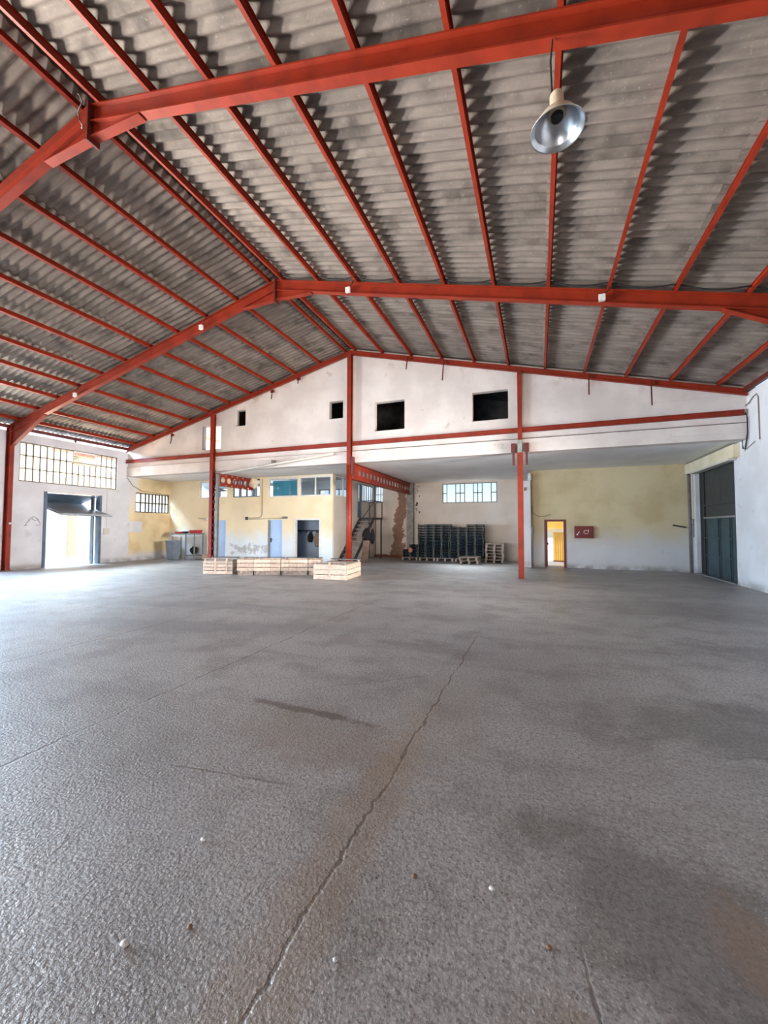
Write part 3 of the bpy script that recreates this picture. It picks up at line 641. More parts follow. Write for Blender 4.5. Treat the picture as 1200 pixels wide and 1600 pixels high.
# junction boxes and cable of the second frame
def jbox(x, z, lab):
    t = thing('junction_box', 'small white junction box '+lab, 'junction box', (x, 8.84, z), 'white boxes on the second portal frame')
    obj('body', MB().box(x-.055, x+.055, 8.80, 8.85, z-.06, z+.06), MAT['white_paint'], t); obj('lid', MB().box(x-.06, x+.06, 8.785, 8.80, z-.065, z+.065), MAT['white_paint'], t)
    c_ = [(x+.02, 8.82, z+.06), (x+.12, 8.8, z+.12), (x+.16, 8.82, z+.25), (x+.14, 8.85, z+.36)]
    obj('cable', MB().tube(c_, .012, 6), MAT['black'], t)
jbox(-4.34, 7.52, 'right of the apex'); jbox(1.24, 6.17, 'far right on the rafter'); jbox(-9.07, 7.42, 'left of the apex'); jbox(-14.55, 6.08, 'low on the left rafter')
pts = []
for i in range(73):
    x = -6.3+11.2*i/72; d = (x-XC-.193)/1.1016; f_ = d-math.floor(d)
    pts.append((x, 8.78, rz(x)+.09-.09*math.sin(math.pi*f_)))
obj('cable', MB().tube(pts, .014, 6), MAT['black'], None, 'black cable sagging from purlin to purlin along the second frame', 'cable', smooth=True)
obj('cable', MB().tube([(-6.62, 3.9, 8.36), (-6.5, 3.86, 8.25), (-6.42, 3.86, 8.1), (-6.47, 3.84, 7.98), (-6.50, 3.85, 7.93), (-6.44, 3.84, 7.8), (-6.36, 3.83, 7.68), (-6.40, 3.85, 7.66)], .011, 6), MAT['conduit'], None, 'loose grey wire hanging at the apex of the nearest frame', 'wire', smooth=True)

# hanging lamp
LX, LY, LZ = .22, 4.05, 5.42
t = thing('pendant_lamp', 'bell-shaped factory lamp hanging from the nearest red rafter', 'lamp', (LX, LY, LZ))
obj('cord', MB().tube([(LX-.04, LY, LZ+.34), (LX-.05, LY, LZ+.7), (LX-.03, LY, 6.335)], .009, 6), MAT['black'], t)
obj('gear_housing', MB().lathe([(.0, .36), (.05, .36), (.062, .34), (.065, .2), (.08, .17), (.08, .14)], (LX, LY, LZ), 20), MAT['beige'], t, 'beige cylindrical housing', smooth=True)
sh = obj('shade', MB().lathe([(.075, .17), (.11, .155), (.16, .12), (.20, .06), (.215, .03), (.24, .0), (.245, -.005), (.24, -.012)], (LX, LY, LZ), 36, False), MAT['beige'], t, smooth=True)
obj('reflector', MB().lathe([(.07, .155), (.10, .145), (.15, .11), (.19, .055), (.20, .03), (.205, .022), (.236, -.004), (.242, -.012), (.245, -.008)], (LX, LY, LZ), 36, False), MAT['alu'], t, 'polished aluminium inside of the shade', smooth=True)
obj('socket', MB().lathe([(.0, .10), (.05, .10), (.055, .11), (.058, .16)], (LX, LY, LZ), 20), MAT['black'], t, smooth=True)
obj('clip', MB().box(LX+.235, LX+.26, LY-.012, LY+.012, LZ-.01, LZ+.02), MAT['alu'], t)

# ------------------------------------------------------------------ left wall: window, tilt door, fittings
y0, y1, z0, z1 = WIN1; cw = (y1-y0)/16; rh = (z1-z0)/3
sk = [('p', i, 2) for i in (8, 9, 10, 11)]+[('vp', i, z0+.04, z0+2*rh-.05) for i in (9, 10, 11)]
w = window('window_1', 'tall barred window of frosted panes above the tilt door', 'X', XL-.08, y0, y1, z0, z1, 16, 3, 'frost', 'conduit', .042, .05, sk)
f = MB(); a, b = y0+8*cw-.03, y0+12*cw+.03; d, e = z0+2*rh-.09, z1-.02
for q in ((a, b, d, d+.04), (a, b, e-.04, e), (a, a+.04, d, e), (b-.04, b, d, e)): f.box(XL-.07, XL-.02, q[0], q[1], q[2], q[3])
obj('vent_frame', f, MAT['white_pipe'], w, 'open vent sash without panes')
obj('sill', MB().box(XL-.02, XL+.05, y1-.55, y1+.1, z0-.07, z0-.02), MAT['white_pipe'], w)
window('window_2', 'small barred window in the yellow part of the left wall', 'X', XL-.06, WIN2[0], WIN2[1], WIN2[2], WIN2[3], [WIN2[0]+(WIN2[1]-WIN2[0])*k/10 for k in (0,1.6,3,4,5,6,7.1,8,9,10)], 2, 'glass', 'bar_dark', .05)
for i, yy in enumerate((-5., -.15, 4.7)):
    window('window_'+str(3+i), ('tall barred window of frosted panes in the left wall behind the viewpoint', 'tall barred window of frosted panes in the left wall level with the viewpoint', 'tall barred window of frosted panes left of the left column')[i], 'X', XL-.08, yy, yy+3.6, 3.37, 4.87, 8, 3, 'glass', 'conduit', .035)
t = thing('door_1', 'bifold tilt door, half raised, in the left wall', 'door', (XL, (DOOR1[0]+DOOR1[1])/2, 0), kind='structure')
ya, yb = DOOR1[:2]
for q, nm in ((ya, 'jamb'), (yb-.1, 'jamb'), (yb-.32, 'guide_rail')):
    obj(nm, MB().box(XL-.2, XL+(.05 if nm == 'jamb' else -.02), q, q+(.1 if nm == 'jamb' else .05), 0, 3.05), MAT['steel_blue'], t)
obj('lintel', MB().box(XL-.2, XL+.03, ya, yb, 3.03, 3.1), MAT['white_paint'], t)
K = (XL-1.15, 2.70); A = (XL-.1, 2.98); B = (XL+.93, 2.10)
def leaf(p, q, off):
    mb = MB(); d = Vector((q[0]-p[0], 0, q[1]-p[1])); nn = Vector((-d.z, 0, d.x)).normalized()*.018
    P_ = [Vector((p[0], 0, p[1])), Vector((q[0], 0, q[1]))]
    n3 = 3; yl = (yb-ya-.24)/n3
    for k in range(n3):
        a, b = ya+.12+yl*k+.006, ya+.12+yl*(k+1)-.006
        pt = lambda v, y, sg: (v+nn*sg)+Vector((0, y, 0))
        mb.hexa([pt(P_[0],a,-1), pt(P_[1],a,-1), pt(P_[1],b,-1), pt(P_[0],b,-1), pt(P_[0],a,1), pt(P_[1],a,1), pt(P_[1],b,1), pt(P_[0],b,1)])
    mb.hexa([(P_[0]+nn*s_+Vector((0, yy, 0))) for s_ in (1, 1.6) for yy, _ in ((ya+.12, 0),)]*0 or [pt(P_[0],ya+.12,.6), pt(P_[1],ya+.12,.6), pt(P_[1],yb-.12,.6), pt(P_[0],yb-.12,.6), pt(P_[0],ya+.12,.9), pt(P_[1],ya+.12,.9), pt(P_[1],yb-.12,.9), pt(P_[0],yb-.12,.9)])
    return mb
obj('upper_leaf', leaf(A, K, 0), MAT['steel_blue'], t); lo = obj('lower_leaf', leaf((K[0]+.02, K[1]-.03), B, 0), MAT['leaf_grey'], t)
obj('handle', MB().box(B[0]-.06, B[0]-.02, (ya+yb)/2+.3, (ya+yb)/2+.42, B[1]-.06, B[1]-.0), MAT['steel_black'], lo)
for yy in (ya+.1, yb-.14): obj('link_arm', MB().bar((XL-.02, yy, 1.95), (K[0]+.7, yy, 2.55), .03, .012), MAT['steel_blue'], t)
obj('light_switch', MB().box(XL, XL+.05, 12.55, 12.80, 1.29, 1.58), MAT['white_pipe'], None, 'grey-white switch box right of the tilt door', 'switch box')
obj('conduit', MB().tube([(XL+.015, 12.67, 1.58), (XL+.015, 12.67, 3.3)], .012, 6), MAT['white_pipe'], None, 'thin white conduit rising from the switch box', 'conduit')
ar = [(XL+.004, 9.56+.5*k/12, 1.68+.34*math.sin(math.pi*k/12*.93)+.015*math.sin(k*2.1)) for k in range(13)]
gm = MB().tube(ar, .011, 5)
gm.tube([(XL+.004, 9.80, 1.93), (XL+.004, 9.88, 1.86), (XL+.004, 9.98, 1.92)], .009, 5); gm.tube([(XL+.004, 9.66, 1.92), (XL+.004, 9.70, 1.84)], .009, 5); gm.tube([(XL+.004, 9.51, 1.67), (XL+.004, 9.63, 1.68)], .009, 5)
gm.tube([(XL+.004, 9.78, 1.97), (XL+.004, 9.77, 1.90)], .009, 5); gm.tube([(XL+.004, 9.9, 1.69), (XL+.004, 10.05, 1.70)], .009, 5)
obj('graffiti', gm, MAT['grey_metal'], None, 'grey scribbled arch drawn on the wall left of the tilt door', 'graffiti')
obj('conduit', MB().tube([(XL+.02, 13.6, 4.0), (XL+.02, 13.9, 3.65), (XL+.02, 14.4, 3.42), (XL+.02, 15.1, 3.38), (XL+.02, 16.0, 3.36)], .013, 6), MAT['conduit'], None, 'dark cable drooping from the slab edge over the small left window', 'cable')
obj('knob', MB().lump((XL+.33, 8.92, 1.75), (.08, .08, .08), 3, rough=.02), MAT['white_paint'], bpy.data.objects['portal_frame.003'], 'white knob on the left column', smooth=True)

# opposite house seen through window and door
t = thing('house', 'cream house across the lane with a pink upper band', 'house', (-26.5, 15, 0))
obj('wall', MB().box(-27, -26, -12, 46, -.06, 11), MAT['house'], t)
aw = MB(); aw.box(-26, -25.6, 14.6, 18.6, 5.86, 5.92); obj('ledge', aw, MAT['cream'], t)
MAT['tile'] = simple('faded_clay_tile', s(216, 132, 110), s(196, 112, 92), 4, .8)
for k in range(20): obj('roof_tile', MB().tube([(-26, 14.7+.2*k, 6.08), (-25.55, 14.7+.2*k, 5.97)], .095, 8), MAT['tile'], t)
obj('brick_pillar', MB().box(-26, -25.75, 15.55, 15.95, -.06, 5.8), MAT['beige'], t, 'orange-brown pillar')
for y in (9.0, 20., 24.): obj('cornice', MB().box(-26, -25.88, y, y+3.6, 9.2, 9.35), MAT['cream'], t)

# ------------------------------------------------------------------ office front
window('window_6', 'left office window showing a grey interior', 'Y', YO+.06, *OW[0], 1, 1, 'glass', 'white_paint', fw=.05)
window('window_7', 'bright four-pane office window below the castellated beam', 'Y', YO+.06, *OW[1], [OW[1][0], -13.83, -13.40, -12.98, OW[1][1]], 1, 'glass', 'steel_blue', .06, .05)
window('window_8', 'office window filled by a teal board', 'Y', YO+.04, *OW[2], 1, 1, 'glass', 'white_paint', fw=.07)
obj('teal_board', MB().box(OW[2][0]+.04, OW[2][1]-.1, YO+.30, YO+.33, 3.0, 3.88), MAT['teal'], None, 'teal board standing behind the third office window', 'board')
window('window_9', 'two-pane office window at the block corner', 'Y', YO+.04, *OW[3], 2, 1, 'glass', 'white_paint', .06, .07)
window('window_10', 'side window of the office block beside the middle post', 'X', XS-.06, 16.35, 18.0, 3.08, 4.02, 2, 1, 'glass', 'white_paint', .05, .05)
for u0_, u1_, a, b, nn, ix in ((-17.2, -14.9, 3.3, 3.9, 3, 11), (-14.6, -11.8, 3.15, 3.95, 4, 12), (-10.6, -8.9, 3.1, 3.6, 3, 13)):
    window('window_'+str(ix), 'inner rear window of the mezzanine, '+('left', 'middle', 'right')[ix-11]+' of the three', 'Y', YM+.06, u0_, u1_, a, b, nn, 1, 'frost_blue', 'steel_blue', .04, .04)
t = thing('pendant_lamp', 'dark dish lamp hanging inside the left office window', 'lamp', (-15.9, 16.9, 3.6))
obj('shade', MB().lathe([(.0, .10), (.08, .09), (.30, .02), (.42, -.02), (.42, -.03), (.0, .06)], (-15.9, 16.9, 3.62), 20), MAT['steel_black'], t, smooth=True); obj('cord', MB().tube([(-15.9, 16.9, 3.7), (-15.9, 16.9, 4.05)], .01, 5), MAT['black'], t)
def blue_door(name, label, o):
    t = thing(name, label, 'door', ((o[0]+o[1])/2, YO, 0), kind='structure'); x0, x1 = o[0], o[1]
    obj('jamb', MB().box(x0, x0+.1, YO-.015, YO+.13, 0, 1.99), MAT['grey_metal'], t); obj('jamb', MB().box(x1-.05, x1, YO-.01, YO+.13, 0, 1.99), MAT['blue_door'], t)
    obj('head', MB().box(x0+.1, x1-.05, YO-.01, YO+.13, 1.94, 1.99), MAT['blue_door'], t)
    lf = obj('door_leaf', MB().box(x0+.1, x1-.05, YO+.03, YO+.07, 0.01, 1.94), MAT['blue_door'], t)
    h = MB().box(x0+.13, x0+.19, YO+.01, YO+.03, .92, 1.12); h.tube([(x0+.16, YO-.03, 1.04), (x0+.28, YO-.03, 1.04)], .012, 6); h.tube([(x0+.16, YO+.02, 1.04), (x0+.16, YO-.03, 1.04)], .012, 6)
    obj('handle', h, MAT['steel_black'], lf)
blue_door('door_2', 'light blue office door half hidden by the left red post', OD[0]); blue_door('door_3', 'light blue office door in the middle of the yellow front', OD[1])
t = thing('door_4', 'open doorway with white jambs in the office front', 'door', ((OD[2][0]+OD[2][1])/2, YO, 0), kind='structure')
for a, b in ((OD[2][0], OD[2][0]+.09), (OD[2][1]-.09, OD[2][1])): obj('jamb', MB().box(a, b, YO-.02, YO+.15, 0, 2.04), MAT['white_paint'], t)
obj('head', MB().box(OD[2][0]+.09, OD[2][1]-.09, YO-.02, YO+.15, 1.97, 2.04), MAT['white_paint'], t)
t = thing('coat_rail', 'dark coat rail with hooks on the wall inside the open doorway', 'rail', (-9.9, 17.27, 1.45))
obj('board', MB().box(-11.78, -8.88, 17.26, 17.30, 1.44, 1.50), MAT['steel_black'], t)
for k in range(6): obj('hook', MB().box(-11.3+.3*k, -11.27+.3*k, 17.2, 17.26, 1.36, 1.44), MAT['steel_black'], t)
def cloth(name, label, x, y, z, w, h, mat, seed):
    rnd = random.Random(seed); mb = MB(); nx, nz = 8, 8
    for side in (0, 1):
        for j in range(nz+1):
            tt = j/nz; ww = w*(.25+.75*min(1, tt*2.2))*(1-.25*max(0, tt-.7)/.3)
            for i in range(nx+1):
                s_ = i/nx-.5
                mb.v.append((x+s_*ww+rnd.uniform(-.01, .01), y-.03-.05*math.sin(math.pi*(i/nx))*(1-side)*(.4+tt)-.02*math.cos(i*2.3+seed)*(1-side), z-h*tt-.03*math.sin(i*1.7+seed)*tt))
    q = (nx+1)*(nz+1)
    for side in (0, 1):
        for j in range(nz):
            for i in range(nx): a = side*q+j*(nx+1)+i; mb.f.append((a, a+1, a+nx+2, a+nx+1) if side == 0 else (a, a+nx+1, a+nx+2, a+1))
    for j in range(nz):
        for i in (0, nx): a = j*(nx+1)+i; mb.f.append((a, a+nx+1, a+nx+1+q, a+q))
    for i in range(nx):
        for j in (0, nz): a = j*(nx+1)+i; mb.f.append((a, a+1, a+1+q, a+q))
    return obj(name, mb, MAT[mat], None, label, 'clothing', smooth=True)
cloth('hanging_bag', 'dark bag hanging on the coat rail in the open doorway', -10.45, 17.25, 1.42, .3, .5, 'dark_cloth', 3)
cloth('hanging_cloth', 'tan cloth hanging on the coat rail in the open doorway', -10.05, 17.24, 1.43, .36, .72, 'tan_cloth', 5)
# conduits and small fittings on the office front
c = MB().tube([(-12.42, YO-.02, 3.98), (-12.42, YO-.02, 2.25), (-12.47, YO-.02, 2.15), (-12.6, YO-.02, 2.1), (-13.2, YO-.02, 2.09)], .013, 6)
obj('conduit', c, MAT['conduit'], None, 'grey conduit bending down the yellow front below the beam end', 'conduit')
obj('conduit', MB().tube([(-13.2, YO-.02, 2.03), (-12.3, YO-.02, 2.04), (-11.2, YO-.02, 2.07)], .012, 6), MAT['conduit'], None, 'thin conduit running level above the blue door', 'conduit')
obj('switch_box', MB().box(-13.38, -13.25, YO-.06, YO, 2.0, 2.14), MAT['steel_black'], None, 'small dark box at the left end of the level conduit', 'switch box')
obj('switch_box', MB().box(-11.25, -10.97, YO-.06, YO, 2.04, 2.14), MAT['conduit'], None, 'brown box above and right of the blue door', 'switch box')
t = thing('wall_lamp', 'white wall lamp on a bracket left of the left red post', 'lamp', (-15.75, YO, 2.05))
obj('bracket', MB().tube([(-16.4, YO-.02, 2.10), (-15.9, YO-.02, 2.08), (-15.8, YO-.06, 2.07)], .013, 6), MAT['conduit'], t); obj('globe', MB().lump((-15.74, YO-.09, 2.05), (.16, .14, .18), 1, rough=.02), MAT['white_paint'], t, smooth=True)
obj('vent_brick', MB().box(-15.92, -15.72, YO-.01, YO, 2.42, 2.62), MAT['cream'], None, 'small square vent patch high on the yellow front', 'vent')
obj('pipe', MB().tube([(-12.41, YG-.16, 3.9), (-7.13, YG-.16, 4.40)], .05, 10), MAT['white_pipe'], None, 'long off-white pipe slanting across the slab edge', 'pipe', smooth=True)
obj('pipe_clip', MB().box(-9.9, -9.84, YG-.2, YW-.05, 4.12, 4.32), MAT['conduit'], None, 'clip holding the slanting off-white pipe', 'clip')
for x0_, lab in ((-16.63, 'left'), (-16.42, 'right')):
    obj('pipe', MB().tube([(x0_+.9, YO-.05, .15), (x0_+.9, YO-.05, 1.3)], .025, 8), MAT['cream'], None, f'pale vertical pipe beside the work table, {lab} of two', 'pipe', smooth=True)

# work table with things
t = thing('work_table', 'tall metal work table in the left corner', 'table', (-16.6, 15.6, 0))
obj('table_top', MB().box(-17.45, -15.85, 15.3, 15.95, 1.26, 1.32), MAT['leaf_grey'], t)
for x in (-17.4, -15.93):
    for y in (15.36, 15.9): obj('leg', MB().box(x-.025, x+.025, y-.025, y+.025, 0, 1.26), MAT['grey_metal'], t)
obj('leg', MB().box(-16.52, -16.47, 15.33, 15.38, 0, 1.26), MAT['leaf_grey'], t)
obj('shelf', MB().box(-16.5, -15.9, 15.36, 15.9, .2, .24), MAT['grey_metal'], t)
obj('drawer_rail', MB().box(-17.38, -16.6, 15.31, 15.33, 1.16, 1.26), MAT['white_paint'], t)
t = thing('dust_bin', 'grey-blue plastic bin standing in front of the work table', 'bin', (-17.05, 15.1, 0))
b = MB(); b.hexa([(-17.28,14.95,.03),(-16.86,14.95,.03),(-16.86,15.28,.03),(-17.28,15.28,.03),(-17.35,14.9,.92),(-16.8,14.9,.92),(-16.8,15.3,.92),(-17.35,15.3,.92)])
obj('body', b, MAT['grey_bin'], t); obj('rim', MB().box(-17.38, -16.77, 14.87, 15.32, .92, .97), MAT['grey_bin'], t)
for x in (-17.2, -16.93): obj('wheel', MB().tube([(x-.03, 15.0, .04), (x+.03, 15.0, .04)], .04, 10), MAT['black'], t)
obj('red_tray', MB().box(-17.35, -17.0, 15.45, 15.75, 1.32, 1.40), MAT['bright_red'], None, 'small flat red tray on the left of the work table', 'tray')
t = thing('red_basket', 'red plastic basket on the right end of the work table', 'basket', (-16.05, 15.55, 1.32))
obj('side', MB().box(-16.3, -15.8, 15.4, 15.7, 1.325, 1.46), MAT['bright_red'], t); obj('rim', MB().box(-16.33, -15.77, 15.37, 15.73, 1.46, 1.49), MAT['bright_red'], t)
obj('bowl', MB().lathe([(.06, 0), (.15, .06), (.18, .1), (.17, .1), (.05, .02)], (-16.75, 15.6, 1.32), 16), MAT['steel_black'], None, 'dark bowl between the red things on the work table', 'bowl', smooth=True)
obj('sack', MB().lump((-16.35, 15.75, .46), (.45, .3, .42), 9), MAT['dark_cloth'], None, 'dark sack lying on the shelf below the work table', 'sack', smooth=True)
obj('rubble_sack', MB().lump((-15.45, 15.6, .14), (.5, .35, .3), 12), MAT['tan_cloth'], None, 'crumpled tan sack on the floor right of the work table', 'sack', smooth=True)

# ------------------------------------------------------------------ stair and landing
MAT['board_brown'] = simple('brown_board', s(128, 104, 88), s(104, 84, 70), 5, .7)
t = thing('steel_stair', 'steep dark steel stair with landing along the office side wall', 'stair', (-8.2, 17.8, 0))
S0, S1 = (16.55, 0.), (18.95, 2.14); xa, xb = -8.52, -7.8
for x, nm in ((xa, 'stringer'), (xb, 'stringer')): obj(nm, MB().bar((x, S0[0], .03), (x, S1[0], S1[1]-.04), .05, .16), MAT['steel_black'], t)
for k in range(1, 11):
    f_ = k/11; obj('tread', MB().box(xa+.026, xb-.026, S0[0]+(S1[0]-S0[0])*f_-.1, S0[0]+(S1[0]-S0[0])*f_+.1, S1[1]*f_-.015, S1[1]*f_+.015), MAT['grey_metal'], t)
obj('landing', MB().box(xa, xb+.06, S1[0], 20.1, 2.07, 2.15), MAT['steel_black'], t)
for x, y in ((xb+.03, S1[0]+.03), (xb+.03, 20.05), (xa+.03, 20.05)): obj('railing_post', MB().box(x-.02, x+.02, y-.02, y+.02, 2.15, 3.0), MAT['steel_black'], t)
obj('railing_post', MB().box(xb+.01, xb+.05, S1[0]+.03, S1[0]+.06, 3.0, ZS), MAT['steel_black'], t)
obj('handrail', MB().box(xb+.01, xb+.05, S1[0], 20.07, 2.98, 3.02), MAT['steel_black'], t); obj('handrail', MB().box(xa+.01, xb+.01, 20.03, 20.07, 2.98, 3.02), MAT['steel_black'], t)
obj('brace', MB().bar((xb+.03, S1[0]+.05, 2.98), (xa+.1, S1[0]+.05, 2.15), .03, .03), MAT['steel_black'], t)
obj('handrail', MB().bar((xa+.01, S1[0]+.05, 3.0), (xb, S1[0]+.05, 3.0), .035, .035), MAT['steel_black'], t)
for x, y in ((xa+.04, 20.0), (xb, 20.0)): obj('support_leg', MB().box(x-.03, x+.03, y-.03, y+.03, 0, 2.07), MAT['steel_black'], t)
obj('side_post', MB().box(xb+.0, xb+.04, 17.55, 17.6, 0, 1.0), MAT['red_dark'], t)
cloth('coat', 'black coat hanging from the stair side', -7.72, 17.9, 1.62, .5, .62, 'dark_cloth', 8); cloth('coat', 'second narrower black coat hanging on the stair, right of the first', -7.42, 17.92, 1.58, .25, .7, 'dark_cloth', 11)
obj('board', MB().hexa([(-7.75,17.3,0),(-7.40,17.3,0),(-7.40,17.36,0),(-7.75,17.36,0),(-7.74,17.5,1.02),(-7.42,17.5,1.02),(-7.42,17.56,1.02),(-7.74,17.56,1.02)]), MAT['board_brown'], None, 'brown board leaning against the stair foot', 'board')
t = thing('door_5', 'glazed door at the top of the steel stair', 'door', (XS-.06, 18.96, 2.15), kind='structure')
for a, b in ((18.72, 18.79), (19.13, 19.2)): obj('jamb', MB().box(XS-.13, XS+.01, a, b, 2.15, 3.88), MAT['steel_blue'], t)
obj('door_leaf', MB().box(XS-.09, XS-.05, 18.79, 19.13, 2.17, 2.98), MAT['steel_blue'], t); obj('pane', MB().box(XS-.075, XS-.065, 18.79, 19.13, 3.0, 3.85), MAT['frost_blue'], t); obj('mid_rail', MB().box(XS-.09, XS-.05, 18.79, 19.13, 2.97, 3.03), MAT['white_paint'], t)
window('window_14', 'glazed strip along the office side wall above the landing', 'X', XS-.06, 19.35, 20.9, 3.0, 3.92, 5, 1, 'frost_blue', 'steel_blue', .04, .04)
window('window_15', 'small barred corner window behind the stair landing', 'Y', YB+.06, -8.55, -8.08, 3.03, 3.95, 3, 2, 'frost_blue', 'steel_blue', .03, .03)
u = [MW[0]+(MW[1]-MW[0])*k for k in (0, .085, .25, .335, .415, .575, .655, .735, .895, 1)]
window('window_16', 'wide white-framed window above the crate stacks', 'Y', YB+.06, *MW, u, 2, 'glass', 'leaf_grey', .05, .05, hcols=(0, 2, 3, 5, 6, 8))
obj('pipe', MB().tube([(XS+.1, YB-.06, 0), (XS+.1, YB-.06, 3.0)], .018, 6), MAT['red_dark'], None, 'thin brown pipe in the corner behind the stair', 'pipe')
obj('pipe', MB().tube([(-6.0, YB-.04, 0.0), (-6.0, YB-.04, 1.9)], .02, 6), MAT['conduit'], None, 'thin grey pipe low on the wall left of the crate stacks', 'pipe')

# ------------------------------------------------------------------ crates and pallets
root = thing('crate', '', 'crate', (0, 0, 0)); cw_, cd, ch = .385, .56, .128
b = MB(); b.box(-cw_/2, cw_/2, -cd/2, cd/2, 0, .012)
for sg in (-1, 1):
    b.box(-cw_/2, cw_/2, sg*cd/2-.008, sg*cd/2+.008, .0, .062); b.box(-cw_/2, cw_/2, sg*cd/2-.008, sg*cd/2+.008, .088, .112)
    b.box(sg*cw_/2-.008, sg*cw_/2+.008, -cd/2, cd/2, 0, .07); b.box(sg*cw_/2-.008, sg*cw_/2+.008, -cd/2, cd/2, .09, .112)
obj('body', b, MAT['crate'], root)
b = MB()
for sx in (-1, 1):
    for sy_ in (-1, 1): b.box(sx*(cw_/2-.018)-.016, sx*(cw_/2-.018)+.016, sy_*(cd/2-.004)-.016, sy_*(cd/2-.004)+.016, .01, ch-.004)
obj('corner_blocks', b, MAT['crate_corner'], root, kind='stuff')
pal = thing('pallet', '', 'pallet', (0, 0, 0)); pw, pd = .84, 1.1
for k in range(5): obj('deck_board', MB().box(-pw/2, pw/2, -pd/2+.24*k, -pd/2+.24*k+.13, .125, .147), MAT['wood_grey'], pal)
for k in (-1, 0, 1):
    obj('bottom_board', MB().box(k*(pw/2-.05)-.05, k*(pw/2-.05)+.05, -pd/2, pd/2, 0, .02), MAT['wood_grey'], pal)
    obj('stringer', MB().box(k*(pw/2-.05)-.05, k*(pw/2-.05)+.05, -pd/2, pd/2, .105, .125), MAT['wood_grey'], pal)
    for j in (-1, 0, 1): obj('block', MB().box(k*(pw/2-.05)-.045, k*(pw/2-.05)+.045, j*(pd/2-.07)-.07, j*(pd/2-.07)+.07, .02, .105), MAT['wood_grey'], pal)
def place_pal(x, y, z, lab, grp, first=[True], rot=0):
    if first[0]: first[0] = False; pal.location = (x, y, z); pal.rotation_euler = (0, 0, rot); tag(pal, lab, None, grp)
    else: dup(pal, (x, y, z), rot, lab, grp)
G1 = 'pallets under the crate stacks'
for i, x in enumerate((-6.08, -5.18, -4.27, -3.36)): place_pal(x, 20.1, 0, ('wooden pallet under the small crate heap', 'wooden pallet under the left crate stacks', 'wooden pallet under the middle crate stacks', 'wooden pallet under the right crate stacks')[i], G1)
place_pal(-2.93, 18.95, 0, 'bottom one of two pallets lying before the right crate stacks', G1, rot=.02); place_pal(-2.95, 18.98, .148, 'top one of two pallets lying before the right crate stacks', G1, rot=-.03)
for k in range(6): place_pal(-1.93+.012*(k % 3), 20.0+.01*(k % 2), .148*k, f'{("bottom", "second from bottom", "third from bottom", "third from top", "second from top", "top")[k]} pallet of the free-standing pile of six', 'pile of six pallets', rot=.01*(k % 3))
num = ['first', 'second', 'third', 'fourth', 'fifth', 'sixth', 'seventh', 'eighth', 'ninth', 'tenth', 'eleventh', 'twelfth', 'thirteenth', 'fourteenth']
first = True
for i in range(8):
    x = -5.45+.405*i; n_ = (13, 13, 13, 13, 12, 12, 13, 13)[i]
    for k in range(n_):
        lab = f'dark teal crate, {num[k]} from the bottom in the {num[i]} tall stack from the left'
        loc = (x+random.uniform(-.008, .008), 19.86+random.uniform(-.012, .012)+(.05 if i in (4, 5) else 0), .150+ch*k); rz_ = random.uniform(-.015, .015)
        if first: first = False; root.location = loc; tag(root, lab, None, 'tall stacks of dark crates')
        else: dup(root, loc, rz_, lab, 'tall stacks of dark crates')
for k in range(6):
    x = (-5.89, -6.30)[k % 2]; dup(root, (x, 19.95, .150+ch*(k//2)+(ch*2 if k > 5 else 0)), random.uniform(-.03, .03), f'dark crate in the low heap left of the tall stacks, {"bottom middle top".split()[k//2]} {("right", "left")[k % 2]}', 'low heap of dark crates')
dup(root, (-5.92, 19.92, .15+ch*3), .08, 'dark crate lying fourth up at the right of the low heap', 'low heap of dark crates'); dup(root, (-5.92, 19.93, .15+ch*4), -.06, 'topmost dark crate of the low heap', 'low heap of dark crates')
obj('red_bag', MB().lump((-6.03, 19.54, .50), (.22, .1, .24), 21), MAT['tile'], None, 'faded red bag hanging on the low crate heap', 'bag', smooth=True)

